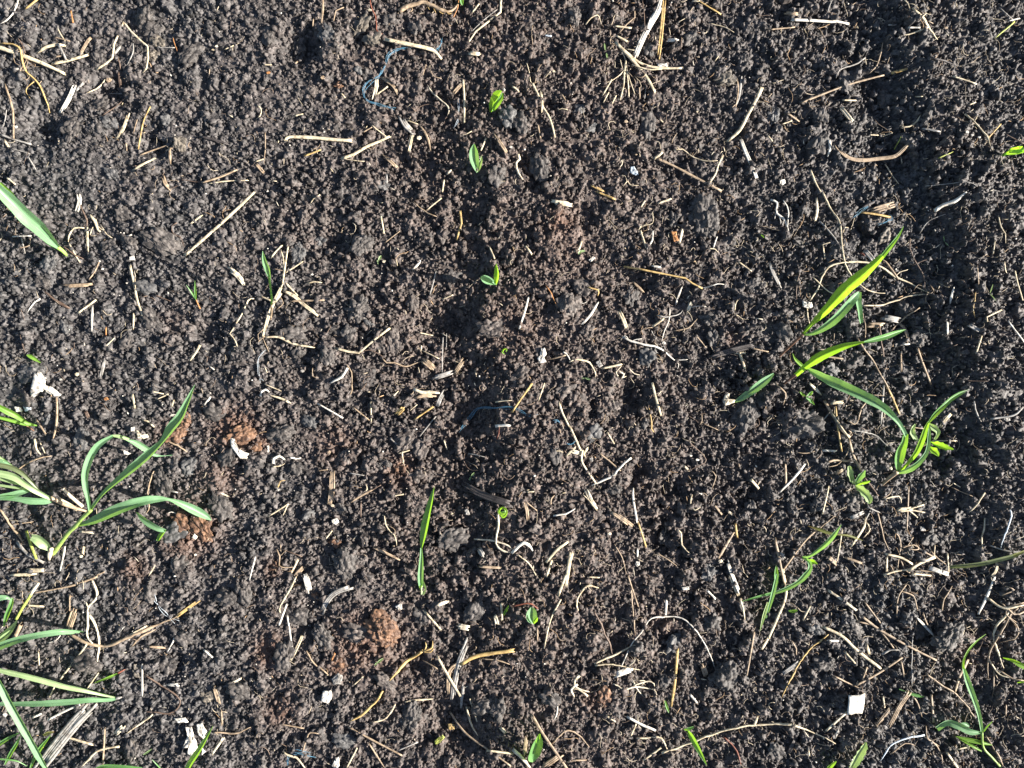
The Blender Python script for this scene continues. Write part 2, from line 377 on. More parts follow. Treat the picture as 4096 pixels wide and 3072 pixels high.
def lump(px, py, r_px, seed, flat=0.5, mesh=None, rough=1.0):
    R = r_px / PPM
    V, F = mesh or (ICO5 if R > 0.013 else ICO4)
    r_ = np.random.default_rng(seed)
    d = 0.34 * n3(V, 1.1, seed) + 0.22 * n3(V, 2.3, seed + 1) + 0.12 * n3(V, 4.7, seed + 2)
    cr = 0.0034 / R; cr2 = 0.0017 / R
    d = d + (0.6 - worley(V, 1 / (2.0 * cr), seed)) * cr * 2.3 + (0.55 - worley(V, 1 / (2.0 * cr2), seed + 5)) * cr2 * 2.0
    P = V * (1 + d)[:, None]
    a = r_.random() * 6.28; sx, sy = 0.95 + 0.3 * r_.random(), 0.7 + 0.2 * r_.random()
    x, y = P[:, 0] * sx, P[:, 1] * sy
    tx, ty = (r_.random(2) - .5) * 0.7
    P = np.column_stack([x * math.cos(a) - y * math.sin(a), x * math.sin(a) + y * math.cos(a), P[:, 2] * flat + tx * x * 0.5 + ty * y * 0.5])
    z = ground(px, py, SM) + R * flat * 0.22
    X, Y = at(px, py, z)
    return P * R + np.array([X, Y, z]), F
def plate(poly_px, thick, seed, crumple=0.0, lift=0.0):
    """irregular flat piece with real thickness, outline in photo pixels."""
    r_ = np.random.default_rng(seed); P = np.array(poly_px, float)
    c = P.mean(0); out = []
    for i in range(len(P)):
        a, b = P[i], P[(i + 1) % len(P)]; n = 4
        for k in range(n):
            q = a + (b - a) * k / n; out.append(q + (r_.random(2) - .5) * np.linalg.norm(P - c, axis=1).mean() * 0.13)
    O = np.array(out); m = len(O); rings = [1.0, 0.72, 0.38]
    z0 = max(ground(*c), np.mean([ground(*q) for q in P])) + 0.0006 + lift
    tx, ty = (r_.random(2) - .5) * 0.22
    V = []; 
    def put(q, dz):
        z = z0 + dz + tx * (q[0] - c[0]) / PPM + ty * (q[1] - c[1]) / PPM; X, Y = at(q[0], q[1], z); V.append((X, Y, z))
    for side in (1, 0):
        for ri, k in enumerate(rings):
            for q in O:
                p = c + (q - c) * k; cr = crumple * (r_.random() - .3) if ri else crumple * 0.3 * r_.random()
                put(p, (thick + cr) if side else -thick * 0.2)
        put(c, thick + crumple * 0.5 if side else -thick * 0.2)
    F = []; R = len(rings); off = R * m + 1
    for s in (0, 1):
        for r in range(R - 1):
            for i in range(m):
                j = (i + 1) % m; a, b, d, e = s * off + r * m + i, s * off + r * m + j, s * off + (r + 1) * m + j, s * off + (r + 1) * m + i
                F += [(a, b, d), (a, d, e)] if s == 0 else [(a, d, b), (a, e, d)]
        for i in range(m):
            j = (i + 1) % m; a, b, d = s * off + (R - 1) * m + i, s * off + (R - 1) * m + j, s * off + R * m
            F.append((a, b, d) if s == 0 else (b, a, d))
    for i in range(m):
        j = (i + 1) % m; F += [(i, off + i, off + j), (i, off + j, j)]
    return np.array(V), np.array(F)
ZK = 1.0
def blade(tile, pts, roll=0.0, seed=0, fold=0.42, serr=0.0):
    """leaf blade: pts (x,y,z mm above soil,width) in tile pixels."""
    k = tsc(tile); Q = []
    for (x, y, z, wd) in pts:
        px, py = tl(tile, (x, y)); Q.append((px, py, z * 0.001 * ZK, wd / k))
    Q = spline(Q, 7.0 if len(pts) > 2 else 5.0); n = len(Q)
    zb = smooth1(np.array([ground(a, b, SM) for a, b in Q[:, :2]]), 15)
    g0 = zb.copy()
    z = g0 * np.clip(1 - Q[:, 2] / 0.03, 0, 1) + np.clip(Q[:, 2] / 0.03, 0, 1) * g0.mean() + Q[:, 2]
    zt = np.array([ground(a, b) for a, b in Q[:, :2]]); z = np.maximum(z, smooth1(zt, 9) + 0.001)
    C = np.column_stack([np.array([at(a, b, q) for (a, b), q in zip(Q[:, :2], z)]), z])
    W = np.maximum(Q[:, 3], 0.8) / PPM * (H - z) / H * 0.88; W *= 1 + 0.06 * smooth1(np.random.default_rng(seed + 9).standard_normal(n), 5)
    T = np.gradient(C, axis=0); T /= np.linalg.norm(T, axis=1)[:, None] + 1e-12
    N = np.cross(T, (0, 0, 1)); N /= np.linalg.norm(N, axis=1)[:, None] + 1e-12; B = np.cross(N, T)
    a = math.radians(roll) * np.ones(n)
    N2 = N * np.cos(a)[:, None] + B * np.sin(a)[:, None]; B2 = -N * np.sin(a)[:, None] + B * np.cos(a)[:, None]
    us = np.linspace(-1, 1, 7); V = []; UV = []
    r_ = np.random.default_rng(seed); wob = 0.10 * smooth1(r_.standard_normal(n), 7)
    for i, u_ in enumerate(us):
        e = 1.0
        ed = np.ones(n)
        if serr and abs(u_) > 0.9: ed = 1 + serr * np.where(np.arange(n) % 3 == 0, 1, -0.6)
        off = (abs(u_) - 0.35) * fold * (1 + wob) + wob * u_ * 0.5
        V.append(C + N2 * (u_ * W / 2 * ed / max(0.5, math.cos(math.radians(roll))))[:, None] + B2 * (off * W)[:, None])
        UV.append(np.column_stack([np.full(n, u_ * .5 + .5), np.linspace(0, 1, n)]))
    V = np.stack(V, 1).reshape(-1, 3); UV = np.stack(UV, 1).reshape(-1, 2); m = len(us)
    idx = np.arange(n * m).reshape(n, m)
    F = np.stack([idx[:-1, :-1], idx[:-1, 1:], idx[1:, 1:], idx[1:, :-1]], -1).reshape(-1, 4)
    return V, F, UV
# ------------------------------------------------------------------ what lies on the soil, traced tile by tile
# "#rc" starts the tile in row r, column c of the photo; each line: shape tone width points | label | category
DATA = r'''
#00
R w 12 150,10 140,50 110,120 50,180 0,205 | white frayed root at the top left corner | root
S g 22 315,0 220,75
S o 16 612,98 630,190
S p 40 -20,405 150,465 350,540 545,630 | thick pale straw stalk sloping through the tangled root at the left edge, upper left | straw
S p 28 455,552 600,520 750,478
s p 26 330,452 400,405 500,382 555,395
S y 22 505,385 540,450 570,515
C t 28 685,475 720,420 760,350 800,315
s p 18 840,595 920,545 970,500 985,380 1020,300 1068,190 1130,270 1215,350 1275,400 1280,500 1265,590 1240,620 | dry stalk bent sharply into a tall upside-down V | straw
G root_tangle | golden tangled root with fine loops trailing down near the upper left edge | root
- root R g 18 0,380 80,375 140,390 180,440 190,540 230,620 300,680 350,750 390,840 425,975
- rootlet R g 8 300,700 240,750 225,800 250,850
- rootlet R t 6 180,440 120,470 130,540 190,560 230,520 200,470
- rootlet R t 6 190,480 240,500 220,600 170,610
- rootlet R t 6 130,440 190,410 210,470 150,520
- rootlet R t 6 200,560 170,640 230,690 260,650
- rootlet R t 6 360,700 340,730 370,760
E
S b 16 150,330 190,380 215,450
s t 22 40,730 80,840 110,960 115,1090 115,1190
F w 22 140,1095
C w 40 640,745 590,860 525,970 | broad whitish split straw, lower left of the upside-down V stalk | straw
S y 26 715,720 660,780
R p 20 760,797 840,760 890,710 915,680
R y 14 1150,380 1140,470 1100,550
C y 28 1040,400 990,460
C b 24 1025,640 1040,745
R b 12 1025,500 1040,600
F t 45 940,690
F t 30 1560,465
R o 10 1495,325 1530,440
S y 12 1360,410 1505,412
K t 46 1360,355 | pale tan lumpy clod right of the upside-down V stalk, upper one of two | soil clod
K t 42 1335,480 | pale tan lumpy clod right of the upside-down V stalk, lower one of two | soil clod
R b 10 1085,850 1000,920 880,1000
C p 28 1110,980 1090,1040 1060,1120 1015,1195
S g 16 1295,930 1250,1020 1225,1110 1195,1285
R t 10 1190,1030 1165,1100 1150,1160
S t 16 1210,1340 1330,1295 1445,1255
C p 20 1155,1465 1240,1415 1335,1370
S t 28 1465,1290 1470,1400
S t 18 1440,1300 1500,1270
K t 60 1550,1240 | small tan clod under a short stub of straw in the upper left | soil clod
S t 20 2040,1470 1900,1530 1755,1575
S p 14 1810,1585 1960,1565 2140,1558
R b 8 1755,1570 1650,1565 1550,1550
C t 34 1410,1530 1430,1590 1470,1630
C d 26 1740,1180 1830,1200 1960,1240
S y 16 0,1160 120,1205 265,1245
S p 24 40,1215 70,1265
R y 8 90,1275 180,1305 260,1330
S y 12 240,1350 310,1465
S p 16 65,1540 130,1590
F w 18 150,595
F c 20 1870,400
F p 28 1260,65
F p 18 1840,430
S p 12 1945,425 2015,395
R y 10 60,950 40,1060 25,1100
S t 14 1090,1245 1095,1300
S y 6 950,808 1050,810
C p 10 495,235 520,290 560,350
C t 14 480,490 515,485
S t 12 470,320 600,355
K k 80 1240,150
K k 75 1660,470
K k 70 850,520
K y 55 940,1060
K y 45 1440,1040
K k 60 1340,250
K k 90 620,1130
K k 80 860,910
K y 45 960,1500
#01
C t 24 580,-10 575,100 565,200
s t 12 670,175 690,90 755,65
S t 14 495,170 490,220
R r 13 985,5 1000,70 1035,140 1045,220 1045,270 1090,300 | thin wavy dark red root running down from the top edge | root
F c 26 980,85
G fuzzy_rhizome | golden brown hairy rhizome curving along the top edge, left of centre | root
- rhizome R t 36 1240,105 1290,60 1400,30 1440,15 1540,60 1620,95 1700,85 1745,40
- root_hair R g 8 1500,30 1530,70 1560,110
- root_hair R g 8 1560,50 1590,110 1620,120
- root_hair R g 8 1450,10 1480,50 1500,80
- root_hair R g 8 1620,70 1660,120 1690,110
- root_hair R t 8 1280,50 1240,90 1220,140
- root_hair R t 8 1330,40 1350,80 1320,110
E
R o 10 1750,0 1740,80 1690,190
s p 20 2115,0 2112,105 1900,270 1830,375 | long yellowish straw kinked near the top edge just right of the green shoot tip | straw
S y 8 2080,85 1960,180 1855,280
S p 14 1930,30 1870,105
S p 34 1135,345 1250,370 1400,400 1500,425 1550,450 1590,495 | thick pale gold stalk curving down above the arc of blue twine | straw
T u 6 1330,420 1270,420 1200,440 1140,490 1125,560 1090,610 1060,660 980,705 935,770 940,840 980,880 1060,900 1130,925 1190,945 | frayed bright blue plastic twine lying in a wide arc, upper centre | twine
T u 7 1545,440 1590,400 1600,340 | short frayed tuft of blue twine at the lower end of the thick stalk | twine
C c 34 1040,650 1040,740 1015,855
S p 16 1045,815 1135,750
C t 28 1090,680 1160,720 1205,770 1215,810
K t 70 900,230 | pale greyish tan clod left of the thick stalk, upper and larger one | soil clod
K t 52 1010,345 | pale tan clod touching the left end of the thick stalk | soil clod
K y 75 620,310
K k 60 380,420
K b 52 470,800
K k 40 375,810
K y 36 870,600
K k 38 960,640
F o 26 105,625
S p 14 70,558 130,560
S t 14 320,565 355,535
F t 30 575,670
K o 34 718,735 | small fuzzy orange-brown clod below left of the blue twine arc | soil clod
S p 14 740,810 765,840
C p 14 340,1000 400,985
K b 28 1640,600
C c 34 1850,460 1935,468 | short cream tooth-shaped shell, right of the thick stalk | shell
R t 8 1505,600 1540,660 1600,680
S t 8 1470,560 1440,650
R c 16 1495,745 1520,800 1580,850 1640,900 1665,950 1660,1000
R b 9 1660,1000 1630,1030 1625,1070
R b 8 1380,960 1420,920 1500,900 1570,935
S p 22 1790,700 1800,850 1800,960 1800,1050
C t 34 1710,800 1785,715
T l 7 1750,870 1755,960 1745,1050 1705,1110 | pale blue wavy thread beside the upright straw, upper centre | twine
S p 32 260,1205 290,1183 500,1190 650,1205 815,1215 | thick pale stalk lying level, left of centre in the upper part | straw
G rooted_stalk | pale forked stalk with fine rootlets sloping up right, below the blue twine arc | straw
- stem S p 24 745,1368 850,1330 960,1265 1070,1220 1150,1180
- rootlet R p 9 1000,1080 1060,1130 1120,1180
- rootlet R p 8 745,1368 850,1385 935,1393
- rootlet R t 6 960,1270 1010,1290 1040,1250
- rootlet R t 6 880,1310 840,1350 830,1390
E
S t 10 930,1140 1000,1100
S g 18 425,1345 550,1298
R t 6 480,1290 540,1270 560,1240
C y 52 1255,1015 1300,1090 1365,1145 | curled grey husk with a pointed tip, below the blue twine arc | husk
C p 34 1365,1130 1340,1200 1318,1300
F c 32 1410,1190
C t 24 1420,1090 1480,1180 1505,1290
S p 12 1310,1040 1390,1070
R b 10 1480,1140 1520,1240
C t 30 1090,1335 1150,1385 1215,1445
C c 18 1655,1500 1685,1470
S p 16 1625,1560 1610,1655
C t 28 2050,1145 2100,1220 2160,1310
S p 18 1985,1200 1945,1295
F w 22 2200,1270
R t 10 75,1150 80,1250 70,1420
S p 14 0,1395 65,1375
C t 28 5,1420 60,1485
R p 8 10,910 45,940 35,1000 0,1030
F w 12 590,1140
S p 9 1815,1160 1860,1135
C y 26 1130,1520 1130,1580
K y 70 2170,1000 | round grey clod below right of the topmost lime green seedling | soil clod
K k 70 2080,1520
K k 60 100,320
K k 55 1370,230
K k 60 1170,190
K y 45 1100,1610
#02
G split_stalk | broad white split stalk reaching down from the top edge, right of centre | straw
- stem C w 48 1300,-20 1260,100 1200,200 1130,330 1060,500
- splinter S w 12 1255,80 1200,150 1170,240
E
C g 34 1318,-20 1300,180 1285,330 1265,500 | golden brown stalk hanging from the top edge, right of the white split stalk | straw
R b 10 1125,0 1140,120 1155,260 1190,350
G straw_fan | uprooted dry grass tuft whose pale stalks fan out downward, upper right of centre | dry grass
- stem S p 26 905,375 960,430 1050,530 1160,660 1235,795
- stem S p 24 905,375 1000,460 1100,540 1220,580 1350,590 1475,588
- stem R p 12 905,375 960,450 985,530 960,620 880,690 800,720
- stem S p 16 985,530 970,640 965,740 935,860
- stem S p 12 985,560 1000,680 1010,830
- stem S p 10 990,590 1020,700 1060,810
- stem S p 9 935,515 955,590 985,640
- stem S p 14 860,690 820,760 785,820
- stem S p 14 1040,560 1180,600 1290,595
- root R t 10 905,375 860,340 845,260
- root R t 10 905,375 880,400 885,430
- root R t 9 900,370 850,380 860,320 910,300
- root R t 7 1060,580 1150,640 1110,670 1060,650
- root R t 7 1000,620 1060,680 1070,730
E
F w 36 1250,548 1335,548 1345,575 1260,580 | small torn white scrap on the right arm of the straw fan | plastic scrap
S p 20 890,225 1025,242
s t 12 1060,90 1060,150 990,210 920,290
S p 20 905,310 990,355
S p 10 995,425 1060,435
C w 32 1335,348 1430,345 | stubby whitish tube right of the golden stalk at the top | straw
S b 12 1465,325 1460,415
S g 16 1610,5 1800,120
C p 24 1565,10 1610,5
R p 9 1705,200 1760,215 1850,240 1920,275
S b 8 1535,280 1625,282
R p 12 635,210 680,150 740,130 780,215
R t 8 185,215 170,300 180,390
F l 14 285,300 345,305 340,320 290,312
G rooted_stalk | thin pale stalk with a crown of rootlets, right of the topmost lime seedling | straw
- stem S p 20 180,725 230,830 265,920 310,990 345,1080 370,1180
- root R p 10 130,545 150,620 160,700 185,730
- root R t 7 260,545 220,620 205,700 185,730
- root R t 7 185,730 150,760 125,780
- root R t 6 190,720 230,700 240,730
- husk C p 26 250,790 260,880 260,960
E
S t 18 225,1085 245,1190
S t 14 430,815 475,890
R p 8 395,950 430,940 480,950
F p 18 360,615
S p 8 285,670 330,620
R p 14 0,750 35,770 65,800
F t 28 985,1050
F p 14 1600,965
C p 14 1275,1030 1300,1050
R t 8 1380,1230 1400,1180 1420,1150
S p 10 790,885 835,800
S p 10 865,895 900,825
S t 14 1100,760 1103,850
S y 8 1145,850 1160,740
S p 34 2155,770 2100,880 2040,990 1970,1120 1870,1215 | long pale stalk slanting down left in the upper right, upper of a broken pair | straw
C w 32 1970,1180 2010,1290 2070,1430 2125,1565 | whitish weathered stalk slanting down right, lower of a broken pair | straw
S t 24 1255,1370 1400,1435 1550,1515 1800,1645 | long straight tan stalk sloping down right beside a pale blue-white flake | straw
S p 20 1230,1370 1295,1320
G rooted_stalk | short pale root-ended stub hanging below the long slanting stalk, upper right | straw
- stem S p 20 1820,1350 1780,1430 1760,1500 1705,1580
- root R p 12 1395,1290 1480,1285 1540,1340 1640,1385 1780,1395
E
F l 40 1025,1440 1055,1435 1080,1480 1095,1510 1060,1515 1020,1490 | bluish white angular flake left of the long straight tan stalk | flake
R c 12 935,1395 955,1380 950,1420 930,1450
F t 16 1070,1335
R c 24 45,1335 60,1380 35,1420 60,1500 100,1545
R p 10 960,1610 1000,1570 1020,1600 1100,1605
C g 22 690,1605 790,1650
C t 14 1945,680 1955,780 1935,920
C y 20 1985,665 1960,850 1925,920
R t 8 1935,900 1900,930
K t 70 1840,680
K k 80 1170,1080
K k 84 250,1440 | dark ridged clod just right of the pale blue-green seedling | soil clod
K k 70 60,1060
K y 34 690,1090
K y 45 590,945
R p 8 200,1540 250,1525 300,1530
K k 50 1180,430
K k 60 1530,330
K k 70 540,130
#03
s w 26 215,170 400,178 540,188 600,185 690,205 | straight bright white stalk lying level near the top, right of centre | straw
S t 14 10,255 120,245 225,235
S t 20 295,885 480,810 700,730 860,685 1000,650 | long thin tan stalk rising to the right in the upper right | straw
S g 26 1075,630 1190,598
R t 14 995,375 975,470 940,570 870,650
R y 12 840,505 740,560 620,605 590,670
G trailing_root | pale jointed root crossing the light ridge near the top right | root
- root R p 20 1255,75 1330,150 1385,235 1430,290 1465,340
- root R p 14 1385,235 1280,280 1160,305
- rootlet R p 9 1330,150 1370,110
- rootlet R p 8 1200,30 1260,40 1300,70
E
R p 10 1175,0 1210,30 1230,95
S w 18 1220,238 1310,240
F t 24 1540,240
S y 12 2005,70 2110,165
S w 14 2085,180 2170,160
R e 14 2130,190 2040,260 1965,330
S p 14 1600,660 1700,690 1800,725
R d 14 1415,500 1500,520 1650,570
R d 8 1480,835 1650,830 1810,828
R p 20 1700,970 1790,1060 1880,1170 1950,1310
S g 12 1895,1200 1950,1140 2010,1075
F w 24 1720,1140
F w 18 1765,1165
F w 18 1825,1185
C t 34 580,1245 620,1300 700,1365 820,1385 960,1370 1100,1350 1180,1280 1250,1230 | leathery tan strip curved like a shallow bowl, upper right | husk
R w 26 530,1220 540,1290 515,1355
C c 40 640,940 720,1040
R p 16 1150,1100 1220,1095 1290,1050 1325,990
S p 12 880,1165 950,1168
S p 10 985,1180 1070,1150
C y 22 1345,1110 1480,1135
R e 10 1090,1290 1145,1185
R e 10 1470,1370 1600,1310
S b 10 2045,1155 2210,1240
F w 30 100,1555 145,1548 152,1580 125,1600 102,1585
R p 18 365,1475 400,1560 460,1655
R y 8 1360,1610 1500,1590 1730,1570 1800,1600
R p 12 1015,1420 1060,1500 1125,1590
C t 20 180,985 265,1045
S p 12 130,1070 200,1045
S y 14 1045,215 1100,215
S p 14 1280,835 1330,835
S p 14 650,865 755,868
S p 12 1740,905 1790,885
R y 10 515,105 530,50 550,0
R t 8 655,70 720,50 760,20
S p 14 0,1175 35,1215
K k 64 1000,600 | dark round clod between the two ends of the long tan stalk, upper right | soil clod
K k 70 450,1000
K k 75 430,1240
K k 60 1010,860
K y 60 40,1000
K k 70 660,700
R t 8 410,230 450,260 480,320
C t 30 150,110 250,120
#10
S p 26 1605,540 1800,370 2000,190 2195,5 | long straight pale gold straw slanting up right, left of centre | straw
C w 40 680,30 685,90 665,160 | flat white strip above a tangle of roots, left side | plastic scrap
G root_tangle | knot of cream rootlets below the flat white strip, left side | root
- root R b 16 690,90 720,170 750,250 755,330
- stem C p 26 755,310 755,420 760,500
- root R p 14 730,305 640,310 595,370 590,430
- root R p 26 780,200 820,260 850,330 870,345
- rootlet R p 10 900,340 980,410
- rootlet R p 8 780,220 830,240 840,300 900,330 870,280
- rootlet R p 8 800,300 780,370 830,380
E
S p 14 600,450 660,560 690,605
R b 16 545,460 640,540 720,585
R t 14 860,600 820,680 765,760
F w 14 860,598
S w 12 110,385 265,378
S y 14 185,395 215,525
R t 10 145,490 250,460 255,400
G split_straw | pale forked straw standing almost vertical, below the flat white strip | straw
- stem S p 22 1125,640 1145,740 1165,830 1190,950 1240,1090
- splinter S p 10 1165,745 1170,830
E
F w 28 1115,560 1160,550 1165,585 1120,590
F w 14 1070,355
S w 14 1090,385 1135,370
F w 18 885,665
F w 14 1095,785
C t 30 530,815 650,808 790,800
C b 24 385,855 470,930 590,1000
S p 18 825,935 750,990 675,1045
C w 20 800,990 795,1100 793,1200
C p 20 1155,1060 1150,1180
R w 14 345,920 280,970 235,1035
R t 8 120,620 130,690
C c 46 1975,665 2040,710 2105,785 | cream wood fragment with dark specks, left of centre | wood chip
R p 13 2200,920 2140,940 2080,1080 2000,1200 1980,1225
R p 11 1985,1225 2030,1280 2045,1340
S p 22 1725,1330 1690,1390 1645,1450
S p 12 985,1265 905,1340
C y 28 900,1460 870,1600
R b 8 170,1230 200,1340 225,1385
R d 14 395,1230 430,1290 480,1350
S o 16 915,1175 915,1230
F p 34 665,1575
K b 36 1470,1600
F w 20 525,1620
C w 16 1815,1510 1845,1530
C p 20 1740,205 1645,275
R b 9 1530,270 1485,300 1500,360 1560,390 1590,470
K k 120 1420,430 | large dark flat clod left of the long straight pale gold straw | soil clod
K y 75 1270,820
K k 85 1300,1110
K y 80 420,620
K k 65 1060,190
K y 80 260,1560
K y 50 565,1175
R b 9 1340,890 1480,940
K k 60 1110,430
K k 50 940,470
K k 50 370,780
K k 60 1100,1290
#11
G dead_grass_clump | bleached dead grass clump with roots behind the slender green blade, left of centre | dry grass
- stem C p 28 65,1240 100,1100 150,960 230,800
- stem S p 18 230,790 250,640 275,480
- stem S p 10 230,760 240,600 215,500
- stem S p 12 250,700 330,650 405,600
- stem C p 32 240,860 330,900 420,980 530,1060
- stem S p 16 260,790 355,890
- stem C p 28 150,960 210,880
- stem S p 14 130,940 40,900
- stem C p 26 75,1255 200,1255 320,1310 490,1342
- root R t 9 65,1250 20,1300
- root R t 9 60,1260 90,1330 110,1380
- root R t 8 200,900 240,960 170,1020
- root R t 8 150,660 190,670 240,680
- root R t 8 130,1205 230,1210 240,1250
- root R t 8 320,920 400,960 480,1050
- root R t 8 65,1180 20,1230 30,1290
E
S p 18 220,465 175,510 135,560
R p 12 550,20 500,60 465,105
S p 18 1080,215 1105,350
S p 14 1600,55 1530,110 1465,165
R t 12 1360,85 1450,165 1560,205
s g 20 1765,170 1775,270 1735,405
S t 10 1240,340 1110,440
K b 50 1610,370 | small rust-brown clod above left of the two-leaved seedling | soil clod
F c 22 1105,600
C w 18 1415,610 1360,665
F w 16 485,712
R p 12 440,795 500,782 570,785
S t 16 300,943 580,935
S y 12 1555,685 1530,790 1500,890
S p 12 1615,925 1700,890
S p 16 2020,480 2060,570
s p 22 1150,1180 1030,1270 890,1390 800,1380 690,1350 | pale straw bent into a wide open V below the middle left clods | straw
R b 8 900,1385 980,1370 1060,1400 1120,1440
R t 13 1090,1440 1130,1480 1200,1475 1300,1500 1420,1470
C t 62 1450,1455 1530,1520 | blunt tan wood chip, left of centre | wood chip
C t 40 1790,1450 1720,1560
C y 42 1530,1610 1690,1560
S y 12 1615,1260 1610,1400 1608,1550
S y 8 1645,1225 1645,1340
S p 10 1440,1370 1580,1440
S p 10 1410,1215 1525,1240
R w 28 790,1520 740,1590 640,1650
R t 14 780,1490 825,1560 825,1655
T l 9 75,1380 25,1430 25,1550 60,1640 | bluish white ribbon below the dead grass clump | twine
R t 8 770,960 820,1000 820,1060 850,1085
R t 8 485,1520 490,1590 540,1600
F y 30 400,1545
K y 62 360,540 | round grey clod beside the top of the dead grass clump | soil clod
K k 110 880,1000 | large brown-black clod right of the dead grass clump | soil clod
K b 75 1350,930
K b 90 1180,1290
K k 85 330,1240
K b 90 2040,1180
K k 100 920,450
K b 65 420,220
K b 50 590,230
K k 45 680,1190
K y 28 980,1140
K k 55 1700,740
K k 60 800,1230
K k 65 620,1420
K k 60 370,1400
K y 34 560,430
#12
C c 46 350,85 420,95 505,105 | pale cream wood chip lying level, upper centre | wood chip
C g 24 740,0 885,60
C p 20 1270,95 1370,60
S p 14 1145,80 1115,130
G root_fork | pale root forked like a Y, right of the cream wood chip | root
- root R p 18 1110,330 1130,400 1160,490
- root R w 18 1225,345 1215,420 1170,490
- rootlet R p 8 1145,380 1200,380
- rootlet R p 8 1215,170 1215,270 1110,290
E
S c 26 1470,340 1445,440
F o 42 1370,340 1420,340 1440,420 1400,430 | small orange flake beside a short cream straw, right of centre | husk
S w 12 1770,390 1740,480
R p 10 1700,495 1740,490 1780,520
s p 20 600,430 580,490 545,510
F w 26 660,585 700,555 722,570 680,605
S p 20 120,470 165,530
s g 19 975,645 1100,665 1300,705 1500,745 1560,790 1640,830 | thin golden straw ending in a fine root, right of centre | straw
R w 10 1640,830 1700,825 1770,795 1830,800
C w 24 1220,640 1275,650
S p 14 1960,605 2065,680
C w 20 1465,830 1440,890 1415,965
C w 24 140,915 110,1030 65,1170 | flattened bright white straw right of the two-leaved seedling | straw
C w 26 740,960 680,1060 615,1135
C p 34 930,1035 960,1100 1000,1200
C t 24 1050,780 1130,860
S p 20 1305,1100 1220,1160
R t 12 1220,1160 1120,1190
R t 14 1400,1195 1520,1175 1600,1095
R w 10 1365,1010 1355,1110 1320,1200 1290,1290
R y 12 1250,1060 1320,1080 1440,1060 1480,1020
C c 32 1550,960 1515,1030
R w 8 1550,995 1610,985 1680,990
G root_network | long wavy whitish root with side branches over dark clods, right of centre | root
- root R w 20 960,1250 1030,1295 1110,1310 1230,1335 1330,1395 1400,1450
- rootlet R w 9 1030,1295 1060,1275 1120,1270
- rootlet R w 9 945,1280 980,1240 1020,1290
- rootlet R w 10 1400,1450 1520,1450
- rootlet R w 8 1400,1450 1440,1490 1430,1530
- rootlet R y 7 1250,1330 1230,1370 1260,1390
- rootlet R y 7 1280,1350 1310,1330 1330,1370
E
F w 28 1310,1305
R w 7 1200,1190 1250,1270
C d 54 1720,1420 1900,1370 2090,1325 | charred dark wooden stick right of centre, beside a yellow straw stub | stick
S t 14 2070,1350 2210,1380
S p 22 1930,1390 2010,1390
S p 28 1970,1400 2010,1520
R w 12 435,1385 470,1400 500,1450
R p 17 500,1470 560,1450 670,1475 720,1560 720,1610
S t 14 335,1445 465,1410
F w 50 250,1350 285,1345 300,1400 275,1430 300,1470 240,1480 215,1440 240,1410 | white lump stuck to a brown crumb, right of the curled seedling | flake
K b 42 235,1385
F y 46 720,1470 760,1450 785,1500 755,1520 | grey-white crumbly flake at the centre | flake
S p 20 780,1525 940,1490
R c 16 910,1540 960,1570 940,1610 990,1600
R c 12 1010,1520 1060,1570 1100,1580
R c 12 920,1590 900,1560 950,1500
R g 12 650,820 735,845 735,900
R p 12 1920,1020 1930,970 1960,930
R p 10 1925,1065 1960,1070 2000,1100
S t 12 1590,1240 1675,1340
R o 9 290,810 340,880 390,1000
R w 9 585,955 620,960 650,945
K y 75 1180,1400 | dark grey ridged clod under the wavy whitish root | soil clod
K b 95 480,970 | broad pinkish brown clod right of the two-leaved seedling | soil clod
K b 80 590,830
K k 140 1650,240 | largest black clod in the upper right quarter, below the long tan stalk | soil clod
K k 55 1390,240
K k 75 1030,900
K b 55 60,1580
K k 60 1740,1260
K k 60 2090,820
K k 60 1700,1100
K b 60 650,1210
R p 8 1110,290 1090,340 1130,350
#13
G dead_root_mat | long looping pale roots meeting in a knot right of the tallest bent blade | root
- root R p 20 470,0 530,120 610,240 635,380 655,560 680,650 750,760 840,830 900,860 1020,880
- root R p 16 370,940 430,830 490,680 560,630 700,605 850,610 980,650 1100,740 1250,800 1390,880
- root R p 13 390,735 470,810 560,880 620,885
- root R p 14 820,980 950,985 1100,940 1200,905 1380,880
- root R t 22 1130,750 1060,660 1020,600 980,580
- rootlet R t 7 1260,850 1300,800 1360,830 1390,880
- rootlet R t 7 1240,880 1290,870 1370,890
- rootlet R t 7 1270,820 1330,850 1300,900
- rootlet R t 7 1360,950 1370,890 1420,850
- rootlet R p 10 1090,750 1140,690 1220,665
- rootlet R t 7 1390,880 1430,860 1400,800
- rootlet R p 8 650,350 665,310 695,310
- rootlet R p 8 450,710 480,690
E
F w 45 300,940 345,955 380,950 385,995 345,1008 300,990 | small square of bright white paper left of the tallest bent blade | paper scrap
S p 16 340,1010 345,1090 360,1140
C c 26 420,60 425,150 410,240
G root_fork | pale branched root like a chicken foot, left of the golden looping root | root
- root R w 16 20,70 75,85 70,180 130,230 185,330
- root R w 12 140,75 175,160 180,330
- rootlet R w 8 70,180 60,230
- rootlet R w 8 100,200 110,280
- rootlet R w 8 140,240 125,280
E
C t 62 900,165 990,135 1080,110 | weathered grey-brown wood splinter tangled with blue twine, upper right | wood chip
S g 24 800,175 920,190 1050,215
T u 8 740,220 790,175 860,120 930,75 | blue twine strands at the left tip of the wood splinter, upper right | twine
T u 6 1060,210 1060,240 1000,270 950,300 | blue twine strands hanging below the wood splinter, upper right | twine
C d 24 820,130 930,80
R w 38 1440,160 1520,110 1620,75 1710,5 | stout whitish curved root piece near the right edge, upper part | root
G rootlet_strand | grey root arching over the dark trough near the right edge | root
